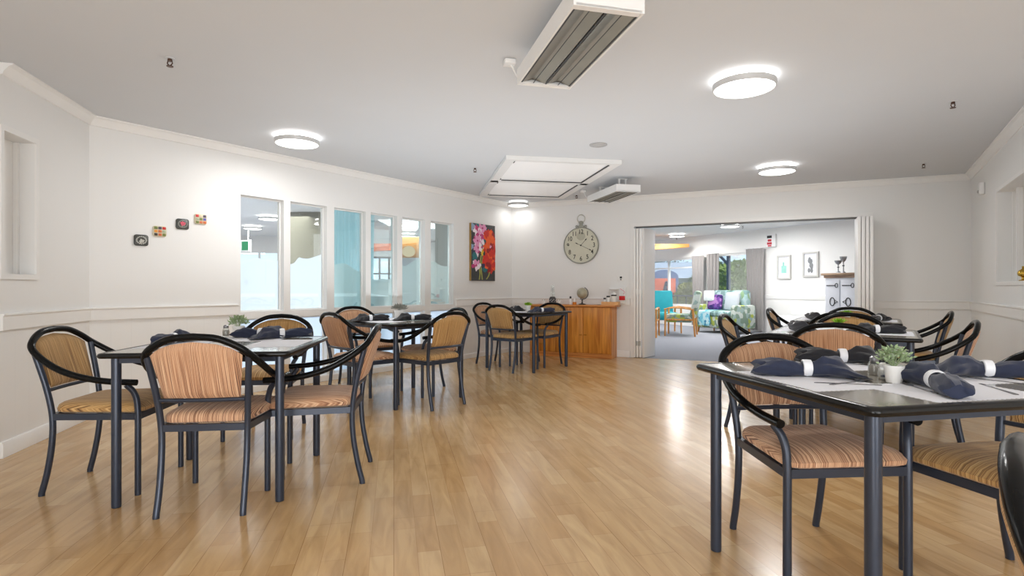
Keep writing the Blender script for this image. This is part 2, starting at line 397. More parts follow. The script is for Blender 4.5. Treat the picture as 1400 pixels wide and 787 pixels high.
# right wall with recessed window
rs = W3.s_of(1364)
rw = (rs, rs+1.5, 1.114, 1.985)
W3.build('wall_right', M_wall, [rw], th=.30)
recess_window(W3, rw, 'window_8', .135, mull=-.75+.30)
WR2.build('wall_right_front', M_wall); WBK.build('wall_rear', M_wall)

# mouldings
RAIL = [(0, .79), (.016, .792), (.016, .878), (.024, .884), (.024, .893), (0, .895)]
BASE = [(0, .001), (.016, .001), (.016, .085), (.010, .098), (0, .10)]
COVE = [(0, ZC-.075), (.012, ZC-.072), (.018, ZC-.055), (.045, ZC-.02), (.066, ZC-.012), (.068, ZC-.001), (0, ZC-.001)]
W0.strip('trim_1', 0, W0.L, RAIL); W1.strip('trim_2', 0, spans[0][0]-.03, RAIL); W1.strip('trim_3', spans[-1][1]+.05, W1.L, RAIL)
W2.strip('trim_4', 0, ds-.06, RAIL); W2.strip('trim_5', de+.06, W2.L, RAIL); W3.strip('trim_6', 0, W3.L, RAIL)
for k, W in enumerate((W0, W1, W2, W3)): W.strip('trim_%d' % (7+k), 0, W.L, COVE)
W0.strip('baseboard_left', 0, W0.L, BASE); W1.strip('baseboard_window_side', 0, W1.L, [(0,.001),(.016,.001),(.016,.06),(.010,.07),(0,.072)])
W2.strip('baseboard_back', 0, ds-.06, BASE); W2.strip('baseboard_back_right', de+.06, W2.L, BASE); W3.strip('baseboard_right', 0, W3.L, BASE)
# door casing and track
b = MB()
b.box(ds-.05, -.018, 0.001, ds, 0, 2.035); b.box(de, -.018, 0.001, de+.05, 0, 2.035); b.box(ds, -.018, 1.985, de, 0, 2.035)
struct(b.build('trim_11', M_trim, None, (PB[0], PB[1], 0), W2.ang))
b = MB().box(ds+.02, .03, 1.965, de-.02, .07, 1.984); struct(b.build('trim_12', mat('track_metal', (.12, .12, .12), .4, .6), None, (PB[0], PB[1], 0), W2.ang))

# ------------------------------------------------------------------ hall and lounge beyond
S1 = Vector((6.84, 11.5)); dS = Vector((-.4395, .8982))
E1 = (3.70, 17.92); E0 = (8.40, 8.31); HL = (-9.5, 5.4); HL2 = (-9.5, 14.2); HR = (5.80, 6.86); HA = (-3.60, 4.56)
hpoly = [HA, HL, HL2, E1, E0, HR, (0.0, 9.0)]
b = MB().prism([HA, HL, HL2, E1, E0, HR, (5.60, 6.68), (0.0, 9.15), (-3.40, 4.45)], -.06, -.021)
# keep carpet level with the dining floor but only beyond the walls
b = MB(); 
cp = [HA, HL, HL2, E1, E0, HR, tuple(W2.pt(W2.L, -.13)[:2]), tuple(W2.pt(de, -.13)[:2]), tuple(W2.pt(de, -.001)[:2]), tuple(W2.pt(ds, -.001)[:2]), tuple(W2.pt(ds, -.13)[:2]), (-.05, 9.42), tuple(W1.pt(W1.L-.1, -.12)[:2]), tuple(W1.pt(0.0, -.12)[:2])]
b.prism(cp, -.02, .001); struct(b.build('floor_hall', M_carpet))
b = MB().prism(hpoly, ZC+.015, ZC+.05); struct(b.build('ceiling_hall', M_hceil))
V1 = Wall(HA, HL); V2 = Wall(HL, HL2); V3 = Wall(HL2, E1); V4 = Wall(E1, E0); V5 = Wall(E0, HR)
ZH = ZC+.014
V1.build('wall_hall_left', M_hallwall, z1=ZH); V2.build('wall_hall_end', M_hallwall, z1=ZH)
f1 = (V3.s_of(505), V3.s_of(545), 1.2, 1.95); f2 = (V3.s_of(325), V3.s_of(383), 1.55, 2.05)
if f2[0] > f2[1]: f2 = (f2[1], f2[0], f2[2], f2[3])
V3.build('wall_hall_back', M_hallwall, [f2, f1], z1=ZH)
g1 = (V4.s_of(872), V4.s_of(955), .55, 1.90); g2 = (V4.s_of(966), V4.s_of(1024), .55, 1.93)
V4.build('wall_lounge', M_hallwall, [g1, g2], z1=ZH); V5.build('wall_lounge_right', M_hallwall, z1=ZH)
V4.strip('trim_13', g2[1]+.3, V4.L-.02, [(0,.80),(.015,.80),(.015,.89),(0,.90)]); V4.strip('baseboard_lounge', 0, V4.L, [(0,.002),(.015,.002),(.015,.1),(0,.1)])
def ext_window(V, h, name, mm, vx=(), hz=()):
    fr = struct(thing_s(name, V, (h[0]+h[1])/2, h[2])); w = (h[1]-h[0])/2; hh = h[3]-h[2]; b = MB()
    for x0, x1, z0, z1 in ((-w+.001, -w+.05, .05, hh-.05), (w-.05, w-.001, .05, hh-.05), (-w+.001, w-.001, .001, .05), (-w+.001, w-.001, hh-.05, hh-.001)): b.box(x0, .03, z0, x1, .09, z1)
    for x in vx: b.box(x*w-.025, .03, .05, x*w+.025, .09, hh-.05)
    for z in hz: b.box(-w+.05, .035, z*hh-.02, w-.05, .085, z*hh+.02)
    b.build('window_frame', mm, fr)
    MB().box(-w+.05, .055, .05, w-.05, .06, hh-.05).build('pane', M_glass, fr)
ext_window(V4, g1, 'window_9', M_white, (0.05,), (.8,)); ext_window(V4, g2, 'window_10', M_white, (), ())
ext_window(V3, f1, 'window_11', M_dark, (-.3, .35), (.35,)); ext_window(V3, f2, 'window_12', M_white, (0,), ())
# partitions seen through the glazed wall
b = MB().box(-4.35, 10.3, .002, -3.0, 10.45, ZC+.012); struct(b.build('wall_hall_partition', mat('beige_wall', srgb(118, 114, 100), .8)))
b = MB().box(-1.40, 10.15, .002, -.25, 10.3, ZC+.012); struct(b.build('wall_hall_screen', mat('grey_wall', srgb(132, 134, 130), .8)))
b = MB().box(-3.66, 10.255, .002, -3.40, 10.295, 2.05); struct(b.build('door_3', mat('cream_door', srgb(140, 137, 126), .5)))
# ------------------------------------------------------------------ dining chair
def chair_proto(fab):
    t = thing('dining_chair', '-', 'chair')
    y0 = -.21
    RAILP = [(0,-.118,.836),(.10,-.113,.826),(.18,-.098,.790),(.228,-.070,.748),(.258,.005,.692),(.270,.10,.640),(.268,.20,.606),(.262,.31,.586),(.256,.435,.578)]
    half = catmull([(x, y+y0, z) for x, y, z in RAILP], 5)
    full = [Vector((-p.x, p.y, p.z)) for p in reversed(half[1:])] + half
    MB().tube(full, .0172, 12, flat=.92).build('arm_rail', M_black, t)
    for sx in (-1, 1):
        P = catmull([(sx*.190,-.052+y0,.012),(sx*.189,-.026+y0,.12),(sx*.190,-.004+y0,.26),(sx*.192,0+y0,.40),(sx*.202,-.022+y0,.55),(sx*.221,-.068+y0,.742)], 5)
        MB().tube([P[0]-Vector((0,0,.011))]+P, .0148, 10).build('leg', M_steel, t)
    for sx in (-1, 1):
        P = catmull([(sx*.226,.425+y0,.001),(sx*.226,.425+y0,.22),(sx*.226,.424+y0,.44),(sx*.234,.412+y0,.52),(sx*.254,.385+y0,.567)], 5)
        MB().tube(P, .0148, 10).build('leg', M_steel, t)
    b = MB()
    def bar(p, q, z0, z1, th):
        p, q = Vector(p), Vector(q); d = (q-p).normalized(); n = Vector((-d.y, d.x))*th/2
        b.loft([[Vector((a.x+s*n.x, a.y+s*n.y, z)) for s, z in ((-1,z0),(1,z0),(1,z1),(-1,z1))] for a in (p, q)])
    bar((-.185, y0), (.185, y0), .385, .417, .02); bar((-.215, .425+y0), (.215, .425+y0), .385, .417, .02)
    for sx in (-1, 1): bar((sx*.192, y0), (sx*.226, .425+y0), .385, .417, .02)
    b.build('seat_frame', M_steel, t, ang=30)
    b = MB(); rings = []
    for off, z in ((.015,.4175),(.002,.426),(0,.442),(.006,.458),(.022,.470),(.06,.478),(.12,.483),(.17,.484)):
        r = []
        for x, y in rrect(.43-2*off, .445-2*off, max(.05-off*.2, .008), 5):
            k = 1 + .20*(y/.44) ; zz = z - (.012 if z > .45 else 0)*(max(0, y-.12)/.1)**2
            r.append(Vector((x*k, y+.222+y0+.002, max(zz, .418))))
        rings.append(r)
    b.loft(rings); b.build('seat', fab, t)
    b = MB()
    tz = [(0,.812),(.06,.806),(.10,.800),(.15,.783),(.178,.768),(.20,.748)]
    def bp(u, v, side):
        s = 2*u-1; top = interp(abs(s)*.2, tz); z = .545 + v*(top-.545)
        w = .170 + .030*v
        e = (1-abs(s)**6)*(1-abs(2*v-1)**8)
        yl = -.022 - .085*((z-.545)/.27) - .018*(1-s*s)
        return Vector((s*w, yl+y0 + side*.019*max(e, 0)**.5, z))
    b.grid(lambda u, v: bp(u, v, 1), 16, 12); b.grid(lambda u, v: bp(1-u, v, -1), 16, 12)
    b.build('backrest', fab, t)
    P = [(-.188+.0,-.0+y0-.022,.534),(-.09,-.032+y0,.534),(0,-.036+y0,.534),(.09,-.032+y0,.534),(.188,y0-.022,.534)]
    MB().tube(P, .0095, 8).build('back_bar', M_steel, t)
    return t
CH = {'s': chair_proto(M_fab_s), 'g': chair_proto(M_fab_g)}; USED = {'s': [], 'g': []}
def chair(rear, f, kind, label, group):
    f = Vector(f).normalized(); p = Vector(rear) + f * .255
    return place(CH[kind], USED[kind], (p.x, p.y, 0), atan2(f.y, f.x) - pi/2, label, group)

# ------------------------------------------------------------------ dining table
def table_proto():
    t = thing('dining_table', '-', 'table'); S = .88
    b = MB(); b.loft([[Vector((x, y, z)) for x, y in rrect(S-.04, S-.04, .02)] for z in (.722, .7455)]); b.build('tabletop', M_top, t)
    rings = []
    for off, z in ((.0195,.722),(.004,.722),(0,.727),(-.002,.734),(0,.741),(.005,.7455),(.012,.7475),(.0195,.7465)):
        rings.append([Vector((x, y, z)) for x, y in rrect(S-2*off, S-2*off, .03-off*.4, 5)])
    MB().loft(rings, False, False, wrap=True).build('edge_band', M_rim, t)
    b = MB()
    for k in range(4):
        M = Matrix.Rotation(k*pi/2, 4, 'Z'); b.box(-.36, .362, .694, .36, .388, .7215, M=M)
    b.build('apron', M_steel, t)
    for sx in (-1, 1):
        for sy in (-1, 1):
            MB().lathe([(.018,.001),(.0205,.003),(.0212,.02),(.0212,.70),(.0212,.7218)], 16, (sx*.378, sy*.378, 0)).build('leg', M_steel, t)
    return t
TB = table_proto(); TBU = []
TAB = {}
def table(key, c, a, label, group='square black-edged dining tables'):
    a = radians(a); TAB[key] = (Vector((c[0], c[1])), Vector((cos(a), sin(a))), Vector((-sin(a), cos(a))), a)
    return place(TB, TBU, (c[0], c[1], 0), a, label, group)
table('R', (1.266,1.94), 11.5, 'nearest dining table on the right, laid with navy napkins, cutlery and a flowering pot')
table('L', (-1.568,3.09), 6.2, 'square dining table in the left foreground with a navy napkin and small potted plant')
table('M', (-1.025,5.344), 47, 'dining table standing cornerwise in front of the tall frosted windows')
table('F', (.20,7.42), 52.5, 'small far dining table in front of the honey wood sideboard')
table('E', (2.36,3.96), -34, 'dining table directly behind the nearest right table, with a lime succulent')
table('G', (3.25,5.40), -34, 'farthest right dining table, beside the folding door and back wall')
def tw(key, lx, ly):
    c, u, v, a = TAB[key]; p = c + u*lx + v*ly; return p
def at_table(key, side, kind, label, group, dist=.6, f=None):
    c, u, v, a = TAB[key]; d = {'u': u, '-u': -u, 'v': v, '-v': -v}[side]
    return chair(c + d*dist, f if f else -d, kind, label, group)
gl = 'chairs round the left foreground table'
chair((-2.40,3.01), (.994,.108), 'g', 'golden-sheen striped armchair beside the left wall, facing right toward the left table', gl)
chair((-1.44,2.57), (-.108,.994), 's', 'striped armchair seen from behind at the near side of the left table', gl)
chair((-.842,3.19), (-.99,-.14), 's', 'armchair at the right side of the left table, facing left, seen side on', gl)
chair((-1.81,4.31), (.1,-.995), 'g', 'golden-sheen striped armchair at the far side of the left table, partly hidden behind its top', gl)
gm = 'chairs round the table by the windows'
at_table('M', '-u', 's', 'armchair at the near left side of the table by the windows, back turned left', gm, .715)
at_table('M', '-v', 'g', 'golden-sheen armchair at the near right side of the window table, seen from behind', gm, .63, f=(-.745,.667))
chair((-1.76,6.25), (.68,-.73), 's', 'armchair pushed back against the tall windows behind the window table', gm)
chair((-.62,5.80), (-.8,-.6), 's', 'armchair at the far right side of the window table, mostly hidden by another chair', gm)
gf = 'chairs round the far table'
at_table('F', '-u', 'g', 'small far armchair seen from behind, at the near left of the far table', gf, .55)
chair((-.365,7.90), (.75,-.66), 's', 'small armchair in the back left corner below the flower painting', gf)
at_table('F', 'u', 'g', 'small golden-sheen armchair standing directly in front of the honey wood sideboard', gf, .55)
gr = 'chairs round the nearest right table'
chair((1.16,2.446), (.076,-.997), 's', 'salmon-sheen striped armchair tucked under the far side of the nearest right table', gr)
chair((1.979,1.98), (-.97,-.24), 'g', 'golden-sheen armchair under the right edge of the nearest table, cut by the frame', gr)
chair((.731,.699), (.7,-.7), 'g', 'armchair nearest the camera, cut off in the bottom right corner, only black rail showing', 'chairs round the nearest right table')
ge = 'chairs round the middle right table'
at_table('E', '-v', 's', 'salmon-sheen striped armchair seen from behind, at the near side of the succulent table', ge, .72)
at_table('E', 'u', 's', 'armchair at the right of the succulent table, rail tilted toward the right wall', ge, .66)
at_table('E', '-u', 'g', 'golden-sheen armchair left of the succulent table, standing before the carpeted doorway', ge, .75)
at_table('E', 'v', 'g', 'armchair at the far side of the middle right table, only its arched top showing', ge, .70)
gg = 'chairs round the farthest right table'
at_table('G', '-v', 's', 'armchair seen from behind at the near side of the farthest right table', gg, .70)
at_table('G', 'u', 'g', 'golden-sheen armchair at the far right, nearest the back wall and right corner', gg, .73)
at_table('G', '-u', 'g', 'smallest armchair left of the farthest right table, just inside the doorway', gg, .62)
at_table('G', 'v', 'g', 'armchair at the far side of the farthest right table, in front of the folded doors', gg, .70)

# ------------------------------------------------------------------ things on the tables
ZT0 = .7458
def napkin_proto(cloth):
    t = thing('napkin', '-', 'napkin'); b = MB(); rings = []
    W = [(0,.030),(.05,.037),(.18,.036),(.33,.033),(.44,.025),(.50,.0215),(.56,.026),(.66,.042),(.82,.074),(.93,.086),(1,.060)]
    Hh = [(0,.020),(.05,.026),(.2,.030),(.35,.028),(.44,.023),(.5,.0215),(.56,.026),(.66,.034),(.8,.032),(.92,.018),(1,.004)]
    tri = lambda q: 2*abs((q/(2*pi)) % 1 - .5)*2 - 1
    N, M = 34, 34
    for i in range(N+1):
        s = i/N; x = -.16 + .33*s; w, h = interp(s, W), interp(s, Hh); r = []
        amp = min(1, abs(s-.5)/.14)
        for k in range(M):
            a = 2*pi*k/M; q = 1 + amp*(.17*tri(4*a+7*s+1) + .11*tri(7*a-11*s))
            fan = max(0, (s-.62)/.38)
            zz = h*(1+sin(a)*q) + fan*.010*tri(3*a+2)*(sin(a) > 0)
            dx = (.030*tri(2*a+.6) if s > .85 else 0)*min(1, (s-.85)/.15 if s > .85 else 0) + (.018*tri(3*a) if s < .08 else 0)
            yy = w*cos(a)*(1+.5*(q-1)); 
            r.append(Vector((x + dx, yy + fan*.018, max(zz, .0008))))
        rings.append(r)
    b.loft(rings); b.build('cloth', cloth, t, ang=32)
    prof = [(.0245,-.015),(.0285,-.013),(.0295,0),(.0285,.013),(.0245,.015)]
    MR = Matrix.Translation((.005, 0, .0298)) @ Matrix.Rotation(pi/2, 4, 'Y')
    MB().lathe(prof, 24, cap0=False, cap1=False, M=MR).build('napkin_ring', M_ring, t)
    return t
NP = {'n': napkin_proto(M_navy), 'k': napkin_proto(M_blk_nap)}; NPU = {'n': [], 'k': []}
def napkin(kind, tail, fan, label, z=ZT0+.0014, group='folded napkins in white rings'):
    tail, fan = Vector(tail[:2]), Vector(fan[:2]); d = (fan-tail).normalized(); c = tail + d*.16
    return place(NP[kind], NPU[kind], (c.x, c.y, z), atan2(d.y, d.x), label, group)
def mat_proto():
    b = MB(); w, d = .40, .27; P = []
    def edge(p, q, n):
        p, q = Vector(p), Vector(q); nn = Vector(((q-p).y, -(q-p).x)).normalized()
        for i in range(n*4):
            t = i/(n*4); P.append(tuple(p + (q-p)*t + nn*.0045*abs(sin(pi*t*n))))
    edge((-w/2,-d/2),(w/2,-d/2),24); edge((w/2,-d/2),(w/2,d/2),16); edge((w/2,d/2),(-w/2,d/2),24); edge((-w/2,d/2),(-w/2,-d/2),16)
    return tag(b.prism(P, 0, .0008).build('placemat', M_paper), '-', 'placemat')
PM = mat_proto(); PMU = []
TN = {'R': 'nearest right table', 'L': 'left foreground table', 'M': 'table by the windows', 'F': 'far table by the sideboard', 'E': 'succulent table', 'G': 'farthest right table'}
SN = {'v': 'far side', '-v': 'near side', 'u': 'right side', '-u': 'left side'}
def placemat(key, side):
    c, u, v, a = TAB[key]; d = {'u': u, '-u': -u, 'v': v, '-v': -v}[side]; p = c + d*.268
    place(PM, PMU, (p.x, p.y, ZT0), atan2(d.y, d.x)+pi/2, 'white scalloped paper placemat on the %s of the %s' % (SN[side], TN[key]), 'paper placemats')
for k in 'RLEG':
    for s_ in ('u','-u','v','-v'): placemat(k, s_)
for s_ in ('-u','v','u'): placemat('M', s_)
for s_ in ('-u','v'): placemat('F', s_)
ZM = ZT0+.0014
napkin('n', (.866,1.975), (1.207,1.895), 'large navy napkin lying along the left placemat of the nearest right table')
napkin('k', (1.20,2.33), (1.43,2.27), 'black napkin behind the navy one at the far side of the nearest table')
napkin('n', (1.235,1.535), (1.345,1.85), 'rolled navy napkin end-on toward the camera at the near edge of the right table')
napkin('n', (1.80,1.87), (1.47,1.985), 'navy napkin at the right of the nearest table, running off the frame')
napkin('n', (-1.27,3.50), (-1.59,3.33), 'navy napkin at the right end of the left foreground table')
napkin('n', tw('L',-.12,.38), tw('L',.16,.42-.06), 'navy napkin at the far side of the left table, behind the pot')
napkin('n', tw('L',-.33,-.12), tw('L',-.31,.2), 'navy napkin at the left end of the left foreground table, half hidden')
def tip(key, px, py): return at_z(px, py, ZT0)
napkin('k', tip('M',530,438), tip('M',497,439), 'black napkin left of the grey pot on the window table')
napkin('k', tip('M',588,437.5), tip('M',555,438), 'black napkin right of the grey pot on the window table')
napkin('n', tip('F',757,426.5), tip('F',729,427), 'navy napkin at the near right of the far table by the sideboard')
napkin('k', tip('F',700,424), tip('F',716,426.5), 'dark napkin at the left of the far table by the sideboard')
napkin('k', tw('E',-.34,.12), tw('E',-.25,-.18), 'black napkin at the left end of the succulent table')
napkin('k', tw('E',.35,-.02), tw('E',.12,-.12), 'black napkin at the right end of the succulent table')
napkin('k', tw('G',-.34,.12), tw('G',-.25,-.18), 'black napkin at the left end of the farthest right table')
napkin('k', tw('G',.22,-.30), tw('G',.30,.02), 'black napkin at the right end of the farthest right table')

def leafcluster(b, c, rx, rz, n, ln, wd, mi=0, up=.3, seed=1):
    q = random.Random(seed)
    for _ in range(n):
        a = q.uniform(0, 2*pi); e = q.uniform(-.35, 1)*pi/2; rr = q.uniform(.35, 1)
        p = Vector((c[0]+rx*rr*cos(e)*cos(a), c[1]+rx*rr*cos(e)*sin(a), c[2]+rz*rr*sin(e)))
        d = Vector((cos(a)*q.uniform(.4,1), sin(a)*q.uniform(.4,1), q.uniform(-.4, 1)+up)).normalized()
        s = d.cross(Vector((q.uniform(-1,1), q.uniform(-1,1), q.uniform(-1,1)))).normalized()
        l, w = ln*q.uniform(.7,1.3), wd*q.uniform(.7,1.3)
        b.add([p, p+d*l*.5+s*w, p+d*l, p+d*l*.5-s*w], [(0,1,2,3)], mi)
POTP = [(.018,0),(.021,.002),(.026,.04),(.029,.052),(.029,.055),(.026,.055),(.025,.046),(.001,.046)]
def flower_pot(loc, label, seed, leafm=M_leaf, flowers=True, k=1.0, rx=.042, fh=.06):
    t = thing('potted_plant', label, 'plant', loc, seed*.7, 'small potted plants on the tables')
    MB().lathe([(r*k, z*k) for r, z in POTP], 20).build('pot', M_pot, t)
    b = MB(); q = random.Random(seed)
    for i in range(26):
        a = q.uniform(0, 2*pi); r = q.uniform(.3, 1)*rx; z = q.uniform(.4, 1)*fh
        b.tube([(0,0,.045*k),(r*.5*cos(a), r*.5*sin(a), .05*k+z*.6),(r*cos(a), r*sin(a), .05*k+z)], .0007, 4)
    leafcluster(b, (0,0,.052*k+fh*.45), rx, fh*.62, 330, .013*k, .0034*k, seed=seed)
    b.build('foliage', leafm, t)
    if flowers:
        b = MB()
        for i in range(60):
            a = q.uniform(0, 2*pi); e = q.uniform(0, 1.3); r = q.uniform(.75, 1.1)
            p = Vector((rx*r*cos(e)*cos(a), rx*r*cos(e)*sin(a), .052*k+fh*.45+fh*.6*r*sin(e)))
            for j in range(5):
                a2 = 2*pi*j/5; d = Vector((cos(a2), sin(a2), .3))*.0042*k; s = Vector((-sin(a2), cos(a2), 0))*.0016*k
                b.add([p, p+d*.6+s, p+d, p+d*.6-s], [(0,1,2,3)])
        b.build('flowers', M_flower, t)
    return t
p = at_z(1222, 523, ZT0); flower_pot((p.x, p.y, ZT0), 'white pot of pale leaves and tiny white flowers on the nearest right table', 3, k=1.05, rx=.050, fh=.058)
p = at_z(326, 461, ZT0); flower_pot((p.x, p.y, ZT0), 'white pot of small green leaves on the left foreground table', 5, k=1.3, rx=.055, fh=.06, flowers=False)
p = at_z(546, 437.5, ZT0); flower_pot((p.x, p.y, ZT0+.001), 'white pot with grey green tufts on the table by the windows', 8, leafm=mat('grey_leaf', srgb(150, 150, 142), .6, var=.3), flowers=False, k=1.75, rx=.068, fh=.05)
p = at_z(722, 425, ZT0); flower_pot((p.x, p.y, ZT0+.001), 'white pot with a green tuft on the far table by the sideboard', 9, leafm=M_leaf2, flowers=False, k=1.35, rx=.045, fh=.035)
def succulent(loc, label, k=1.0):
    t = thing('succulent', label, 'plant', loc, .3, 'small potted plants on the tables')
    MB().lathe([(r*k, z*k*.8) for r, z in POTP], 18).build('pot', M_pot, t)
    b = MB()
    for ring, (n, l, el) in enumerate(((9,.055,.45),(8,.046,.8),(6,.034,1.15))):
        for i in range(n):
            a = 2*pi*i/n + ring*.4; d = Vector((cos(a)*cos(el), sin(a)*cos(el), sin(el))); s = Vector((-sin(a), cos(a), 0)); nn = d.cross(s)
            p0 = Vector((0,0,.042*k)); L = l*k
            b.add([p0, p0+d*L*.5+s*.011*k+nn*-.003, p0+d*L, p0+d*L*.5-s*.011*k+nn*-.003, p0+d*L*.5+nn*.004], [(0,1,4),(1,2,4),(2,3,4),(3,0,4)])
    b.build('leaves', M_leaf2, t); return t
q = tw('E', -.03, .05); succulent((q.x, q.y, ZT0), 'lime green succulent in a white pot on the middle right table', 1.25)
q = tw('G', 0, 0); succulent((q.x, q.y, ZT0), 'lime green succulent on the farthest right table, seen above the chair backs', 1.3)
def shaker(loc, label, k=1.0, metal=False):
    t = thing('salt_shaker', label, 'shaker', loc, 0, 'salt and pepper shakers')
    MB().lathe([(.016*k,0),(.0185*k,.003),(.0185*k,.034*k),(.014*k,.045*k),(.0125*k,.052*k)], 16).build('glass_body', M_glass, t)
    MB().lathe([(.0145*k,.003),(.0165*k,.005),(.0165*k,.030*k),(.0145*k,.034*k)], 16).build('salt', M_salt if not metal else mat('grey_pepper', (.35,.33,.30), .7), t)
    MB().lathe([(.0135*k,.046*k),(.0142*k,.050*k),(.0135*k,.058*k),(.008*k,.063*k),(.001,.064*k)], 16).build('cap', M_white if not metal else M_cut, t)
p = at_z(1207, 517, ZT0); shaker((p.x, p.y, ZT0), 'white salt shaker left of the flowering pot on the nearest right table', .85)
p = at_z(1195, 512, ZT0); shaker((p.x, p.y, ZT0), 'taller clear glass shaker behind the salt shaker on the nearest table', 1.05, True)
p = at_z(309, 459.5, ZT0); shaker((p.x, p.y, ZT0), 'glass shaker left of the pot on the left foreground table', 1.15, True)

def cutlery(kind, p, q, label):
    p, q = Vector(p[:2]), Vector(q[:2]); d = q-p; L = .19
    t = thing(kind, label, kind, (((p+q)/2).x, ((p+q)/2).y, ZT0+.0012), atan2(d.y, d.x), 'table cutlery')
    # handle at -x, working end at +x
    b = MB(); rings = []
    for x, w in ((-.095,.004),(-.09,.0075),(-.06,.006),(-.01,.003),(.03,.003)):
        rings.append([Vector((x, sy*w, z)) for sy, z in ((-1,0),(1,0),(.8,.002),(-.8,.002))])
    b.loft(rings); b.build('handle', M_cut, t)
    b = MB()
    if kind == 'knife':
        P = [(.028,-.004),(.05,-.008),(.085,-.008),(.098,-.002),(.1,.004),(.03,.004)]; b.prism(P, .0003, .0016); b.build('blade', M_cut, t)
    elif kind == 'spoon':
        rings = []
        for s, r in ((0,.0),(.35,.35),(.7,.75),(1,1)):
            rings.append([Vector((.062+.03*max(r,.02)*cos(2*pi*k/16), .019*max(r,.02)*sin(2*pi*k/16), .001+.006*r*r)) for k in range(16)])
        b.loft(rings, True, False); b.build('bowl', M_cut, t)
    else:
        b.prism([(.028,-.003),(.045,-.010),(.062,-.011),(.062,.011),(.045,.010),(.028,.003)], .0006, .0022)
        for k in range(4): y = -.0092 + k*.0061; b.box(.062, y-.0016, .0008, .1, y+.0016, .0022)
        b.build('tines', M_cut, t)
def g(px, py): return at_z(px, py, ZT0)
cutlery('knife', g(1205,527), g(1115,523.5), 'table knife nearest the left edge of the nearest right table')
cutlery('spoon', g(1120,528), g(1200,519), 'spoon lying beside the knife on the left placemat of the nearest table')
cutlery('fork', g(1288,541), g(1227,522), 'fork in front of the flowering pot on the nearest right table')
cutlery('knife', g(1400,543), g(1334,523), 'table knife right of the rolled napkin on the nearest table')
cutlery('fork', g(1398,525), g(1346,519), 'fork in front of the right hand navy napkin on the nearest table')
# ------------------------------------------------------------------ ceiling fittings
M_lamp_dim = emis('dim_diffuser', (1,.98,.95), 1.8)
def ceiling_light(x, y, r, label, zc=ZC, group='round ceiling lights', power=13, hm=None):
    t = thing('ceiling_light', label, 'light', (x, y, zc), 0, group)
    MB().lathe([(r*.86,-.034),(r*.86,-.0005)], 40).build('backlight', hm or M_halo, t)
    MB().lathe([(r*.95,-.072),(r,-.072),(r,-.034),(r*.9,-.034),(r*.9,-.04),(r*.95,-.04)], 44, cap0=False, cap1=False).build('rim', M_lamprim, t)
    MB().lathe([(.001,-.086),(r*.4,-.084),(r*.75,-.078),(r*.948,-.068),(r*.948,-.045),(.001,-.0445)], 44).build('diffuser', M_lamp_dim if hm else M_lamp, t)
    l = bpy.data.lights.new('lamp', 'AREA'); l.shape = 'DISK'; l.size = r*1.8; l.energy = power; l.color = (1, .985, .96)
    o = bpy.data.objects.new('lamp_glow', l); COL.objects.link(o); o.parent = t; o.location = (0, 0, -.10)
    return t
ceiling_light(1.545, 3.70, .20, 'round ceiling light nearest the camera, at upper right')
ceiling_light(-1.98, 5.12, .195, 'round ceiling light at left, in front of the tall windows')
ceiling_light(3.03, 6.36, .20, 'round ceiling light in front of the folding-door opening')
ceiling_light(.10, 8.95, .17, 'round ceiling light in the far corner behind the skylight panels', power=1.2, hm=emis('dim_backlight', (1,.98,.95), 1.6))
ceiling_light(4.30, 14.5, .20, 'small round lounge ceiling light, left one seen through the doorway', ZC+.015, 'round lounge ceiling lights', 30)
ceiling_light(4.78, 12.2, .20, 'round lounge ceiling light, right one seen through the doorway', ZC+.015, 'round lounge ceiling lights', 30)
for (x, y) in ((-5.88, 12.6), (-4.74, 10.86), (-2.33, 12.6), (-2.7, 14.4)):
    ceiling_light(x, y, .2, {12.6: 'round hall ceiling light seen through the first tall window, lower one', 10.86: 'round hall ceiling light seen through the first tall window, upper one', 14.4: 'farther hall ceiling light seen through the fifth tall window'}[y] if x != -2.33 else 'nearer hall ceiling light seen through the fifth tall window', ZC+.015, 'hall ceiling lights', 25)

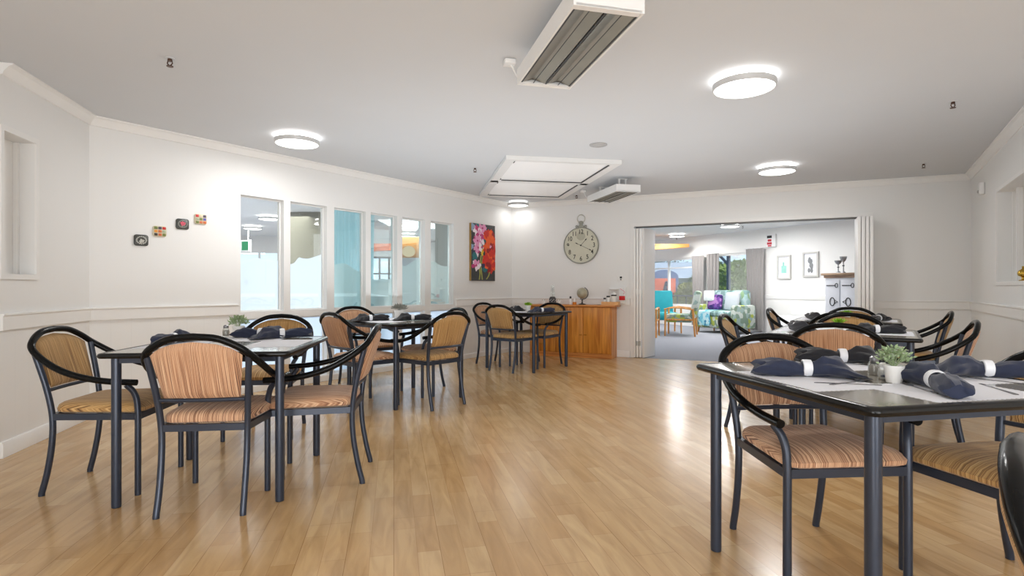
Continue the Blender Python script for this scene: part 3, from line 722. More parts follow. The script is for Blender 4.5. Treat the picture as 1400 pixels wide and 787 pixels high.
def heater(x, y, label):
    t = thing('radiant_heater', label, 'heater', (x, y, 0), radians(14), 'flat radiant ceiling heaters'); w, l, z0, z1 = .165, .48, 2.255, 2.345
    b = MB()
    for sx in (-1, 1): b.box(sx*w-.012*(sx>0), -l, z0, sx*w+.012*(sx<0), l, z1)
    for sy in (-1, 1): b.box(-w+.012, sy*l-.012*(sy>0), z0, w-.012, sy*l+.012*(sy<0), z1)
    b.box(-w+.012, -l+.012, z1-.01, w-.012, l-.012, z1)
    for sy in (-1, 1): b.box(-w+.012, sy*l-.04*(sy>0)-.0, z0+.002, w-.012, sy*l+.04*(sy<0), z0+.012)
    b.build('housing', M_white, t)
    for c in (-.076, .076):
        b = MB(); q = .066
        b.add([(c-q,-l+.045,z0+.006),(c-q,l-.045,z0+.006),(c-.012,l-.045,z0+.022),(c-.012,-l+.045,z0+.022),(c+.012,l-.045,z0+.022),(c+.012,-l+.045,z0+.022),(c+q,l-.045,z0+.006),(c+q,-l+.045,z0+.006)],
              [(0,3,2,1),(3,5,4,2),(5,7,6,4)]); b.build('heating_panel', M_refl, t, ang=5)
    b = MB()
    for c in (-.146, -.076-.0, 0, .076, .146): b.box(c-(.004 if abs(c) in (0,.146) else .0015), -l+.042, z0+.003, c+(.004 if abs(c) in (0,.146) else .0015), l-.042, z0+.0055)
    b.build('divider_strip', M_dark, t)
    for sy in (-.3, .3):
        b = MB(); b.box(-.05, sy-.015, z1, -.035, sy+.015, ZC-.001); b.box(.035, sy-.015, z1, .05, sy+.015, ZC-.001); b.box(-.07, sy-.02, ZC-.006, .07, sy+.02, ZC-.001); b.build('bracket', M_white, t)
    P = catmull([(-.02, l, z1-.02), (-.05, l+.06, z1-.045), (-.12, l+.10, z1-.02), (-.17, l+.12, ZC-.03)], 6)
    MB().tube(P, .006, 8).build('cable', M_white, t)
    MB().rbox(-.215, l+.09, ZC-.032, -.145, l+.16, ZC-.001, .006).build('junction_box', M_white, t)
    return t
heater(.305, 2.86, 'long flat radiant heater hanging at top centre, nearest the camera')
heater(1.335, 7.39, 'small distant radiant heater beside the skylight panels')

def skylight():
    a = radians(10); t = thing('skylight', 'pair of white framed skylight panels in one surround on the ceiling', 'skylight', (.36, 7.13, ZC), a)
    W, L = .64, 1.20; zf = -.045
    b = MB()
    ys = [(-L, -L+.075), (-.05+.02, .05+.02), (L-.075, L)]
    for y0, y1 in ys: b.box(-W, y0, zf, W, y1, -.0005)
    for s in (-1, 1): b.box(s*W - (.10 if s > 0 else 0), -L+.075, zf, s*W + (.10 if s < 0 else 0), L-.075, -.0005)
    b.build('frame', M_white, t)
    for y0, y1 in ((-L+.075, -.03), (.07, L-.075)):
        MB().box(-W+.101, y0+.001, -.030, W-.101, y1-.001, -.02).build('skylight_panel', M_skyl, t)
        x0, x1 = -W+.10, W-.10
        for g in ((x0+.03, y1-.016, x1, y1-.002), (x1-.014, y0+.05, x1-.002, y1-.016), (x0+.002, y0+.03, x0+.016, y0+.10), (x0+.002, y1-.10, x0+.016, y1-.04)):
            MB().box(g[0], g[1], zf+.004, g[2], g[3], zf+.012).build('gasket', M_dark, t)
skylight()
def vent(x, y, r, label, z=ZC):
    t = thing('air_vent', label, 'vent', (x, y, z))
    m = mat('vent_grey', (.42,.42,.42), .5)
    MB().lathe([(r*.75,-.012),(r,-.008),(r,-.0005)], 28).build('ring', m, t); MB().lathe([(.001,-.022),(r*.5,-.02),(r*.6,-.013),(r*.6,-.0125)], 24).build('disc', m, t)
vent(.84, 5.41, .085, 'round grey ceiling vent between the two heaters')
SPR = [(-2.08,3.38,'bronze sprinkler head at upper left of the ceiling'),(-.43,6.46,'bronze sprinkler head left of the skylight panels'),(.97,8.35,'bronze sprinkler head above the wall clock'),(3.30,4.16,'bronze sprinkler head at upper right of the ceiling'),(4.62,6.24,'bronze sprinkler head near the right back corner'),(4.62,15.6,'tiny sprinkler head in the lounge, left'),(5.27,12.7,'tiny sprinkler head in the lounge, right')]
for x, y, lab in SPR:
    z = ZC if y < 9 and x < 4.65 or y < 7 else ZC+.015
    t = thing('fire_sprinkler', lab, 'sprinkler', (x, y, z), 0, 'ceiling sprinkler heads')
    MB().lathe([(.030,-.004),(.030,-.0005)], 18).build('plate', M_ceil, t)
    b = MB(); b.lathe([(.014,-.018),(.012,-.004)], 12)
    for s in (-1, 1): b.tube([(s*.011,0,-.016),(s*.016,0,-.03),(s*.004,0,-.044)], .0035, 6)
    b.lathe([(.019,-.050),(.019,-.046),(.004,-.044)], 14); b.build('body', M_bronze, t)

# ------------------------------------------------------------------ sideboard and what stands on it
WA = W2.ang
sb = thing('sideboard', 'long honey coloured wooden sideboard standing against the back wall', 'sideboard', (1.469, 8.207, 0), WA)
LSB, DSB, HSB = 1.30, .345, .80           # local x runs right along the wall, y into the wall
b = MB(); b.box(-LSB, .012, .002, 0, DSB, HSB-.03); b.build('carcass', M_honey, sb)
MB().box(-LSB+.0, .0115-.004, .002, -.0, .0118, .07).build('plinth', M_honeyx, sb)
MB().rbox(-LSB-.03, -.025, HSB-.0295, .06, DSB+.005, HSB, .008).build('top', M_honeyx, sb)
for k in range(3):
    x0 = -LSB + .006 + k*(LSB/3); x1 = x0 + LSB/3 - .012
    if k == 0:
        for j in range(3):
            z0 = .08+j*.228; d = MB().rbox(x0, -.006, z0, x1, .0115, z0+.22, .003).build('drawer', M_honey, sb)
            b = MB(); b.tube([((x0+x1)/2-.04,-.006,z0+.12),((x0+x1)/2-.04,-.022,z0+.12),((x0+x1)/2+.04,-.022,z0+.12),((x0+x1)/2+.04,-.006,z0+.12)], .004, 8); b.build('handle', M_brass, d)
    else:
        d = MB().rbox(x0, -.006, .08, x1, .0115, .764, .003).build('door', M_honey, sb)
        b = MB()
        for zz in (.35,):
            xx = x0+.03 if k == 2 else x1-.03
            b.tube([(xx-.02,-.006,zz),(xx-.02,-.02,zz),(xx+.02,-.02,zz),(xx+.02,-.006,zz)], .004, 8)
        b.build('handle', M_brass, d)
def onsb(px, depth=.16):
    r = ray(px); o = Vector((1.469, 8.207)); n = Vector((-W2.d.y, W2.d.x)); o = o + n*depth
    s = (r*o.y - o.x)/(W2.d.x - r*W2.d.y); q = o + W2.d*s; return (q.x, q.y, HSB)
# oil lamp
t = thing('lantern', 'dark round lantern with a tall clear glass chimney on the sideboard', 'lantern', onsb(755.5))
MB().lathe([(.035,0),(.05,.008),(.056,.04),(.054,.085),(.04,.115),(.03,.12)], 20).build('base', mat('dark_mottled', (.05,.05,.055), .4, var=.6, scale=60), t)
b = MB()
for k in range(7):
    a = -pi/2 + (k-3)*.28; b.sphere((.056*cos(a), .056*sin(a), .06+.018*sin(k*2.1)), .006, 6, 4)
b.build('pale_motif', M_pot, t)
MB().lathe([(.028,.12),(.04,.15),(.034,.20),(.026,.26),(.026,.30)], 18, cap0=False, cap1=False).build('glass_chimney', M_glass, t)
MB().lathe([(.006,.12),(.005,.2),(.012,.235),(.004,.26)], 10).build('burner', mat('pewter', (.5,.5,.5), .4, .6), t)
def mug(px, lab, hand):
    t = thing('mug', lab, 'mug', onsb(px, .10), WA, 'white mugs on the sideboard')
    MB().lathe([(.026,0),(.03,.004),(.033,.07),(.033,.075),(.030,.075),(.028,.008),(.001,.007)], 18).build('body', M_pot, t)
    b = MB()
    for s in (-1, 1): b.sphere((s*.016, -.024, .068), (.009,.006,.008), 8, 6)
    b.build('dark_rim_mark', M_dark, t)
    MB().tube([(hand*.03,0,.055),(hand*.05,0,.055),(hand*.054,0,.035),(hand*.045,0,.02),(hand*.03,0,.02)], .005, 8).build('handle', M_pot, t)
mug(744, 'white mug left of the dark lantern on the sideboard', -1); mug(764.5, 'white mug right of the dark lantern on the sideboard', 1)
t = thing('lotion_bottle', 'small white bottle with a dark cap left of the amber jar', 'bottle', onsb(780, .1))
MB().lathe([(.02,0),(.022,.004),(.022,.07),(.012,.085),(.010,.095)], 16).build('body', M_pot, t); MB().lathe([(.014,.094),(.016,.10),(.014,.122),(.006,.128)], 12).build('cap', M_dark, t)
t = thing('amber_jar', 'small amber jar with a white neck beside the globe', 'jar', onsb(785.5, .1))
MB().lathe([(.026,0),(.029,.004),(.029,.035),(.022,.042)], 16).build('body', mat('amber', srgb(216, 132, 50), .3), t); MB().lathe([(.02,.041),(.018,.07),(.012,.085),(.014,.10)], 14).build('lid', M_pot, t)
# globe
t = thing('desk_globe', 'antique beige desk globe on a dark stand, on the sideboard', 'globe', onsb(796, .16), WA)
MB().lathe([(.055,0),(.058,.006),(.045,.012),(.014,.02),(.009,.05),(.013,.07),(.009,.085)], 22).build('stand', M_dark, t)
MR = Matrix.Translation((0,0,.175)) @ Matrix.Rotation(radians(23), 4, 'Y')
P = [MR @ Vector((.094*sin(a), 0, -.094*cos(a))) for a in [pi*k/18 for k in range(19)]]
MB().tube(P, .006, 8).build('meridian_arm', M_dark, t)
gb = MB(); gb.sphere((0,0,0), .083, 28, 18); gb.build('sphere', mat('globe_map', srgb(170, 164, 142), .4, var=.45, scale=14), t, loc=(0,0,.175), rot=(0, radians(23), 0))
# tray of jars
t = thing('wooden_crate', 'pale wooden crate holding jars at the right end of the sideboard', 'crate', onsb(835, .12), WA)
b = MB(); b.box(-.125,-.08,0,.125,.08,.01); b.box(-.125,-.08,.01,.125,-.07,.05); b.box(-.125,.07,.01,.125,.08,.05); b.box(-.125,-.07,.01,-.115,.07,.05); b.box(.115,-.07,.01,.125,.07,.05); b.build('box', mat('pine_crate', srgb(222, 170, 112), .5, var=.1), t)
cx, cy, cz = onsb(835, .12)
for k, (dx, dy, r, h, lab) in enumerate(((-.085,-.03,.018,.075,'smallest black lidded jar at the left of the wooden crate'),(-.03,-.03,.026,.105,'middle black lidded jar in the wooden crate'),(.052,-.02,.040,.145,'tall white canister with a black band in the wooden crate'))):
    t = thing('lidded_jar', lab, 'jar', (cx + dx*W2.d.x - dy*W2.d.y, cy + dx*W2.d.y + dy*W2.d.x, HSB+.0105), 0, 'jars in the wooden crate')
    MB().lathe([(r*.95,0),(r,.004),(r,h),(r*.9,h+.004)], 18).build('body', M_pot, t)
    MB().lathe([(r*1.03,h*.86 if k == 2 else h),(r*1.03,h*.86+.02 if k == 2 else h+.022)], 18).build('band' if k == 2 else 'lid', M_dark, t)
    if k == 2: MB().lathe([(r,h+.003),(r*.7,h+.02),(r*.2,h+.035)], 16).build('lid', M_pot, t)
t = thing('small_dish', 'flat grey dish left of the wooden crate on the sideboard', 'dish', onsb(818, .12)); MB().lathe([(.02,0),(.03,.006),(.028,.008),(.001,.004)], 16).build('dish', mat('dish_grey', (.35,.35,.34), .5), t)
# wall dispensers
def onwall(W, px, py, off=0.0):
    s = W.s_of(px, off); q = W.pt(s, off); z = H - (py-CYP)*q.y/F; return s, z
s, z = onwall(W2, 851, 407, .05); t = thing_s('hand_gel_dispenser', W2, s, z); tag(t, 'white wall dispenser with a red front above the right end of the sideboard', 'dispenser')
MB().rbox(-.05,-.07,-.09,.05,-.0005,.16,.008).build('housing', M_white, t); MB().rbox(-.046,-.08,-.035,.046,-.0705,.03,.006).build('red_panel', mat('red_plastic', srgb(205, 16, 24), .4), t)
b = MB(); b.tube(catmull([(-.03,-.072,.14),(0,-.078,.12),(.04,-.075,.09),(.02,-.076,.06)], 5), .004, 6); b.build('pink_strap', mat('pink_cord', srgb(220, 150, 165), .6), t)
s, z = onwall(W2, 848.5, 380, .01); t = thing_s('switch_plate', W2, s, z); tag(t, 'small white notice plate with a dark mark above the wall dispenser', 'switch')
MB().rbox(-.05,-.012,-.05,.05,-.0005,.05,.004).build('plate', M_white, t); b = MB(); b.box(-.012,-.0135,-.005,.022,-.0121,.025); b.box(-.008,-.0135,-.03,.014,-.0121,-.015); b.build('dark_mark', M_dark, t)
s, z = onwall(W2, 842, 395, .03); t = thing_s('paper_holder', W2, s, z); tag(t, 'white wire paper holder on the wall above the wooden crate', 'holder')
MB().rbox(-.09,-.06,-.012,.12,-.0005,.012,.006).build('shelf', M_white, t); MB().tube([(-.08,-.055,-.02),(-.08,-.055,-.10),(.0,-.055,-.10),(.0,-.055,-.02)], .004, 6).build('wire', M_white, t)

# ------------------------------------------------------------------ wall clock
s, z = onwall(W2, 795, 335.5); t = thing_s('wall_clock', W2, s, z); tag(t, 'large round antique pocket-watch wall clock above the sideboard', 'clock')
t['label'] = 'large round pocket-watch style wall clock hanging above the sideboard'
RC = .285; MX = Matrix.Rotation(pi/2, 4, 'X')       # lathe axis becomes wall normal
m_case = mat('clock_case', srgb(150, 150, 140), .4, .4, var=.2)
MB().lathe([(RC*.9,.0005),(RC,.006),(RC*1.01,.03),(RC*.985,.044),(RC*.955,.044),(RC*.95,.032)], 56, cap0=True, cap1=False, M=MX).build('case', m_case, t)
MB().lathe([(RC*.952,.031),(.001,.0312)], 56, M=MX, cap0=False).build('face', mat('clock_face', srgb(204, 202, 184), .6, var=.10, scale=7), t)
def text_mesh(s, size, x, z, y):
    c = bpy.data.curves.new('tmp', 'FONT'); c.body = s; c.size = size; c.align_x = 'CENTER'; c.align_y = 'CENTER'; c.extrude = .0005; c.offset = .001
    o = bpy.data.objects.new('tmp', c); COL.objects.link(o); dg = bpy.context.evaluated_depsgraph_get(); me = bpy.data.meshes.new_from_object(o.evaluated_get(dg))
    vs = [(v.co.x*.85 + x, y, v.co.y + z) for v in me.vertices]; fs = [tuple(p.vertices) for p in me.polygons]
    bpy.data.objects.remove(o); bpy.data.meshes.remove(me); bpy.data.curves.remove(c); return vs, fs
for k in range(1, 13):
    a = pi/2 - 2*pi*k/12; vs, fs = text_mesh(str(k), .10, RC*.74*cos(a), RC*.74*sin(a), -.0335); MB().add(vs, fs).build('numeral', mat('numeral_black', (.05,.05,.045), .6), t)
b2 = MB(); b2.lathe([(.07,.0319),(.001,.032)], 30, M=Matrix.Translation((0,0,RC*.52)) @ MX, cap0=False); b2.build('seconds_dial', mat('dial_shade', srgb(180,178,160), .6, var=.12, scale=40), t)
def hand(ang, l, tail, w):
    d = Vector((sin(ang), 0, cos(ang))); n = Vector((cos(ang), 0, -sin(ang))); b = MB()
    pts = [(-tail, w*.6), (-tail*.75, w*1.6), (-tail*.55, w*.5), (l*.72, w*.5), (l*.80, w*1.8), (l, .0008)]
    rings = [[d*q + n*ww + Vector((0, y, 0)) for ww, y in ((-v,-.037),(v,-.037),(v,-.0385),(-v,-.0385))] for q, v in pts]
    b.loft(rings); return b
hand(radians(42), .145, .0, .0055).build('hour_hand', M_dark, t); hand(radians(116), .20, .10, .0045).build('minute_hand', M_dark, t)
MB().lathe([(.012,.033),(.012,.041)], 14, M=MX).build('hand_boss', M_dark, t)
b = MB(); b.loft([[Vector((x, -.022+d, zz)) for x, d in ((-w,-.012),(w,-.012),(w,.012),(-w,.012))] for w, zz in ((.055,RC*.98),(.05,RC+.015),(.028,RC+.03),(.025,RC+.05),(.034,RC+.06),(.034,RC+.085),(.02,RC+.10))])
b.build('crown', m_case, t, ang=20)
for sx in (-1, 1): MB().tube(catmull([(sx*.05,-.022,RC+.01),(sx*.075,-.022,RC+.03),(sx*.085,-.022,RC+.015),(sx*.075,-.022,RC-.008)], 4), .008, 8).build('scroll', m_case, t)
MB().tube([Vector((.062*cos(a), -.022, RC+.135+.062*sin(a))) for a in [2*pi*k/28 for k in range(28)]], .007, 8, closed=True).build('hanging_ring', mat('clock_ring', srgb(190, 188, 178), .4, .4), t)

# ------------------------------------------------------------------ painting and plaques
s0, s1_ = W1.s_of(641.5), W1.s_of(674); zt = W1.z_of(642, 304.5); zb = W1.z_of(642, 383.5)
t = thing_s('flower_painting', W1, (s0+s1_)/2, zb, 0); tag(t, 'tall canvas painting of red and pink flowers on the window wall', 'painting')
w, hh = (s1_-s0)/2, zt-zb
b = MB(); b.box(-w, -.04, 0, w, -.0008, hh); b.build('canvas', mat('gilt_canvas_edge', srgb(150, 118, 62), .5, var=.15), t)
pal = [mat('paint_%s' % n, srgb(*c), .55, var=v, scale=18) for n, c, v in (('charcoal',(62,64,66),.3),('red',(206,44,30),.25),('orange',(232,92,34),.2),('darkred',(150,24,28),.2),('pink',(226,150,190),.15),('white',(240,226,232),.04),('magenta',(190,60,120),.2),('stem',(168,168,84),.2),('teal',(44,112,118),.25),('yellow',(232,190,40),.1),('sky',(140,164,190),.15),('navy',(50,54,84),.2))]
b = MB(); b.add([(-w,-.0405,0),(w,-.0405,0),(w,-.0405,hh),(-w,-.0405,hh)], [(0,1,2,3)], 0)
q = random.Random(4); layer = [0]
def blob(cx, cz, rx, rz, mi, rot=0, n=13, rough=.22):
    layer[0] += 1; y = -.0406 - .00004*layer[0]; P = []
    for k in range(n):
        a = 2*pi*k/n; r = 1 + q.uniform(-rough, rough); x, z = rx*r*cos(a)*w, rz*r*sin(a)*hh
        X = cx*w + x*cos(rot) - z*sin(rot); Z = cz*hh + x*sin(rot) + z*cos(rot)
        P.append((max(-w+.001, min(w-.001, X)) , y, max(.001, min(hh-.001, Z))))
    b.add([(cx*w, y, cz*hh)] + P, [(0, 1+k, 1+(k+1)%n) for k in range(n)], mi)
def stroke(pts, wd, mi):
    layer[0] += 1; y = -.0406 - .00004*layer[0]; V = catmull([(x*w, y, z*hh) for x, z in pts], 5); L_, R_ = [], []
    for p in V: L_.append((p.x-wd, y, p.z)); R_.append((p.x+wd, y, p.z))
    n = len(V); b.add(L_+R_, [(i, n+i, n+i+1, i+1) for i in range(n-1)], mi)
for _ in range(26): blob(q.uniform(-1,.2), q.uniform(.45,1), .2, .05, q.choice([10,11,0,8,5]), q.uniform(0,3))
for _ in range(8): blob(q.uniform(-.9,.9), q.uniform(.05,.4), .25, .07, q.choice([0,11,8]), q.uniform(0,3))
blob(-.72,.42,.2,.07,8); blob(.1,.2,.22,.05,8)
for P_ in ([(-.35,.02),(-.3,.15),(-.45,.28)], [(.25,.03),(.45,.1),(.55,.2)], [(-.1,.02),(-.25,.3),(-.2,.45)], [(-.15,.3),(-.05,.42),(-.1,.5)]): stroke(P_, .014, 7)
blob(-.12,.49,.09,.05,9); blob(-.05,.53,.07,.04,9)
for cx, cz, k in ((-.5,.88,9),(-.25,.80,8),(-.5,.70,8),(-.45,.58,8),(-.6,.27,7),(-.1,.93,4)):
    for i in range(k):
        a = i*2.4; blob(cx+.2*cos(a), cz+.04*sin(a), .18, .042, q.choice([4,4,5,6,4,5]), a, rough=.3)
    blob(cx, cz, .07, .02, 6)
for cx, cz, k in ((.5,.80,12),(.65,.68,12),(.45,.58,11),(.6,.45,12),(.35,.36,8),(.62,.27,10),(.75,.55,8)):
    for i in range(k):
        a = i*2.4; blob(cx+.27*cos(a), cz+.055*sin(a), .24, .05, q.choice([1,1,2,3,1,2]), a, rough=.28)
blob(.6,.62,.08,.02,4); blob(.55,.6,.04,.012,5)
b.build('picture', pal, t, ang=1)

PQ = [(192.5,328.3,0,'lowest and leftmost small plaque on the left wall, dark with a white ornament'),(217.8,316.2,1,'second small plaque from the left, a colourful tile mosaic'),(249,306.3,2,'third small plaque from the left, dark with a pink centre'),(273.7,299.6,3,'highest and rightmost small plaque, a colourful tile mosaic')]
tilec = [srgb(200,44,44), srgb(232,150,60), srgb(120,130,70), srgb(86,80,96), srgb(222,206,178), srgb(170,180,150), srgb(90,90,170), srgb(206,110,60), srgb(70,60,50)]
tm = [mat('tile_%d' % i, c, .35, var=.35, scale=90) for i, c in enumerate(tilec)]
orders = [[3,7,8,1,0,5,0+4,3,0],[8,7,2,1,7,5,8-6,3,0],[],[2,7,0+7,5,2,6,0,4,3]]
for px, py, kind, lab in PQ:
    s, z = onwall(W1, px, py); t = thing_s('wall_plaque', W1, s, z); tag(t, lab, 'plaque', 'four small wall plaques')
    m = [mat('dark_plaque', srgb(64,66,62), .4), mat('cream_plaque', srgb(214,204,178), .45)][kind % 2]
    W_, H_ = .055, .048
    rings = [[Vector((x, y, zz)) for x, zz in rrect(2*W_-2*o, 2*H_-2*o, .02, 4)] for o, y in ((.0,-.0008),(0,-.010),(.004,-.014))]
    MB().loft(rings).build('plate', m, t)
    if kind % 2:
        for i in range(9):
            cx, cz = (i%3-1)*.033, (i//3-1)*.029
            MB().rbox(-.0135,-.0035,-.0115,.0135,0,.0115,.002).build('tile', tm[orders[kind][i] % 9], t, loc=(cx,-.0142,cz))
    else:
        b = MB(); qq = random.Random(kind+1)
        for i in range(16):
            a = 2*pi*i/16; b.sphere((.037*cos(a), -.0145, .031*sin(a)), (.007,.002,.005), 8, 4)
        for i in range(9): b.sphere((.019*cos(i*2.4)*sqrt(i/9), -.0145, -.008+.017*sin(i*2.4)*sqrt(i/9)), (.007,.003,.007), 8, 4)
        b.build('ornament', mat('ornament_white', srgb(190,190,184), .5) if kind == 0 else mat('ornament_grey', srgb(140,140,132), .5), t)
        if kind == 2:
            b = MB()
            for i in range(10): b.sphere((.019*cos(i*2.4)*sqrt(i/10), -.017, .003+.018*sin(i*2.4)*sqrt(i/10)), (.008,.003,.008), 8, 4)
            b.build('pink_centre', mat('pink_motif', srgb(214,90,110), .5, var=.3, scale=80), t)

# sensor and brass ornament on the right wall
s, z = onwall(W3, 1346, 257); t = thing_s('motion_sensor', W3, s, z); tag(t, 'small white motion sensor high on the right wall by the corner', 'sensor')
MB().rbox(-.045,-.05,-.07,.045,-.0005,.06,.012).build('housing', M_white, t); b = MB(); b.sphere((0,-.052,-.035), (.02,.012,.018), 10, 6); b.build('lens', mat('sensor_lens', (.4,.4,.4), .3), t)
p = W3.pt(W3.s_of(1399, -.05), -.05, rw[2]); t = thing('brass_bell', 'small brass ornament on the sill of the right wall recess', 'ornament', (p.x, p.y, rw[2]+.001))
MB().lathe([(.03,0),(.032,.006),(.012,.014),(.010,.03),(.034,.045),(.040,.065),(.034,.085),(.014,.10),(.006,.112)], 20).build('bowl', M_brass, t); b = MB(); b.sphere((0,0,.118), .010, 10, 8); b.build('knob', M_brass, t)

# ------------------------------------------------------------------ folding doors
def panel_at(t, p, q, th, z1=1.95, hinge=True):
    p, q = Vector(p), Vector(q); d = q-p; L = d.length; a = atan2(d.y, d.x)
    o = MB().rbox(0, -th/2, .008, L, th/2, z1, .003).build('door_panel', M_trim, t, (p.x-t.location.x, p.y-t.location.y, 0), a)
    if hinge:
        for zz in ((.22, 1.0) if hinge else ()):
            b = MB(); b.box(-.003, -.012, zz-.035, .0005, .012, zz+.035); b.lathe([(.005,zz-.035),(.005,zz+.035)], 8, (-.004, th/2, 0)); b.build('hinge', M_hinge if zz < .5 else M_pot, o)
    return o
n2 = -W2.n     # into the room
t = thing('folding_door', 'white folding door panels stacked at the left of the doorway', 'door', W2.pt(ds+.1, .0))
for k in range(4):
    pw = W2.pt(ds+.012+k*.042, .03)
    f = Vector((.213, .25)).normalized() if k == 3 else (Vector((.24,.95)).normalized())
    e = Vector((pw.x, pw.y)) + f*(.40 if k < 3 else .36); panel_at(t, (pw.x, pw.y), (e.x, e.y), .036, hinge=k in (1, 2))
t = thing('folding_door', 'white folding door panels stacked at the right of the doorway', 'door', W2.pt(de-.1, .2))
for k in range(4):
    pw = W2.pt(de-.02-(3-k)*.044, .36); e = W2.pt(de-.02-(3-k)*.044+(.02 if k==0 else .0), -.02)
    panel_at(t, (pw.x, pw.y), (e.x, e.y), .036, hinge=k in (1, 3))
# ------------------------------------------------------------------ lounge furniture
def legs4(t, w, d, h, m, fx=0.0):
    for sx in (-1, 1):
        for sy in (-1, 1):
            MB().tube([(sx*(w-.01), sy*(d-.01)-fx, .001), (sx*w, sy*d, h)], [.016, .022], 8).build('leg', m, t)
def armchair(loc, f, fab, label, bh=.98):
    f = Vector(f).normalized(); t = thing('lounge_armchair', label, 'armchair', (loc[0], loc[1], .0015), atan2(f.y, f.x)-pi/2, 'wooden framed lounge armchairs')
    MB().rbox(-.27,-.28,.30,.27,.30,.48,.05,n=4).build('seat', fab, t)
    M = Matrix.Translation((0,-.27,.40)) @ Matrix.Rotation(radians(-10), 4, 'X')
    M = Matrix.Translation((0,-.25,.40)) @ Matrix.Rotation(radians(11), 4, 'X')
    MB().rbox(-.26,-.09,0,.26,.05,bh-.40,.045,n=4,M=M).build('backrest', fab, t)
    for sx in (-1, 1):
        b = MB(); b.tube([(sx*.315,.30,.001),(sx*.31,.29,.58)], [.018,.024], 8); b.tube([(sx*.315,-.33,.001),(sx*.31,-.28,.60)], [.018,.024], 8)
        b.tube(catmull([(sx*.31,.32,.585),(sx*.315,.15,.62),(sx*.31,-.1,.61),(sx*.31,-.29,.58)], 5), .026, 8, flat=.6)
        b.tube([(sx*.31,.29,.36),(sx*.31,-.30,.36)], .018, 8); b.build('arm_frame', M_chairwood, t)
    return t
armchair((3.64,13.25), (-.05,-1), M_teal, 'teal armchair facing the doorway in the lounge', 1.0)
armchair((2.86,12.15), (.35,.95), M_teal, 'teal armchair half hidden behind the left folded door', .95)
armchair((3.76,12.40), (-.85,.35), M_patch, 'green patchwork armchair with wooden arms in the lounge', 1.0)
sf = Vector((-.86,-.50)).normalized()
t = thing('lounge_sofa', 'blue green patchwork sofa in front of the curtained lounge windows', 'sofa', (5.0, 13.15, .0015), atan2(sf.y, sf.x)-pi/2); t.scale = (.68, 1, 1)
MB().rbox(-.72,-.36,.12,.72,.36,.40,.04,n=4).build('base', M_patch, t)
for k in (-1, 1): MB().rbox(-.70 if k < 0 else .005,-.20,.4005,-.005 if k < 0 else .70,.38,.52,.04,n=4).build('seat_cushion', M_patchb, t)
for k in (-1, 1): MB().rbox(-.70 if k < 0 else .005,-.38,.5205,-.005 if k < 0 else .70,-.205,1.0,.06,n=4).build('backrest', M_patchb, t)
for k in (-1, 1): MB().rbox(k*.80-.08,-.38,.12,k*.80+.08,.38,.66,.05,n=4).build('arm', M_patch, t)
for sx in (-1, 1):
    for sy in (-1, 1): MB().tube([(sx*.74,sy*.28,.001),(sx*.72,sy*.27,.125)], [.02,.03], 8).build('foot', M_chairwood, t)
def cushion(lx, ly, z, m, lab, rz=0, s=.40, name='cushion'):
    a = atan2(sf.y, sf.x)-pi/2; c, d = cos(a), sin(a); b = MB(); rings = []
    for y, k in ((-.055,.3),(-.05,.7),(-.03,.95),(0,1),(.03,.95),(.05,.7),(.055,.3)):
        rings.append([Vector((x, y, zz+s/2)) for x, zz in rrect(s*k, s*k, .04, 4)])
    o = b.loft(rings).build(name, m, None, (5.0+lx*c-ly*d, 13.15+lx*d+ly*c, z), a+rz, rot=None); o.rotation_euler = (radians(8), 0, a+rz); tag(o, lab, 'cushion', 'cushions on the lounge sofa'); return o
cushion(.30, -.06, .54, M_purple, 'purple patterned cushion on the lounge sofa', .2, .36)
cushion(-.18, -.05, .54, M_greycush, 'pale grey cushion at the right of the lounge sofa', -.15, .42)
cushion(.42, .0, .74, mat('white_floral', (.75,.74,.74), .8, var=.3, scale=30), 'white fluffy cushion on top of the purple one', .5, .26)
b = MB(); a = atan2(sf.y, sf.x)-pi/2
def throw(u, v):
    x = .05 + .34*u + .008*sin(v*20); P = [(-.19,.529),(.10,.530),(.36,.529),(.402,.50),(.405,.35),(.405,.17)]; k = v*(len(P)-1); i = min(int(k), len(P)-2); tt = k-i
    y = P[i][0]*(1-tt)+P[i+1][0]*tt; z = P[i][1]*(1-tt)+P[i+1][1]*tt; return Vector((x, y+.004*sin(u*25), z))
b.grid(throw, 16, 30); tag(b.build('throw_blanket', M_throw, None, (5.0, 13.15, .003), a), 'aqua throw blanket draped over the front of the lounge sofa', 'blanket')
# curtains
def curtain(pa, pb, ztop, lab):
    s0, s1 = V4.s_of(pa, .12), V4.s_of(pb, .12); s0, s1 = min(s0, s1), max(s0, s1); t = thing_s('curtain', V4, (s0+s1)/2, 0, .12); tag(t, lab, 'curtain', 'grey pleated lounge curtains')
    w = (s1-s0)/2; n = max(4, int((s1-s0)/.11)); b = MB()
    def cf(u, v):
        k = 1 - .12*sin(pi*v)*.6 + .05*(1-v)
        return Vector((((2*u-1)*w)*k, .028*sin(2*pi*n*u)*(1-.4*v) + .01*sin(5*u+4*v), .05 + (ztop-.05)*v))
    b.grid(cf, n*10, 14); b.build('drape', M_curtain, t, ang=80)
    b = MB(); b.box(-w-.02, -.036, ztop-.10, w+.02, .036, ztop-.02) if False else b.tube([(-w-.05, 0, ztop+.01), (w+.05, 0, ztop+.01)], .012, 8); b.build('rail', M_white, t)
curtain(946, 962, 1.92, 'grey curtain right of the left lounge window'); curtain(966, 983, 1.95, 'grey curtain left of the right lounge window'); curtain(1020, 1044, 2.0, 'wide grey curtain right of the right lounge window')
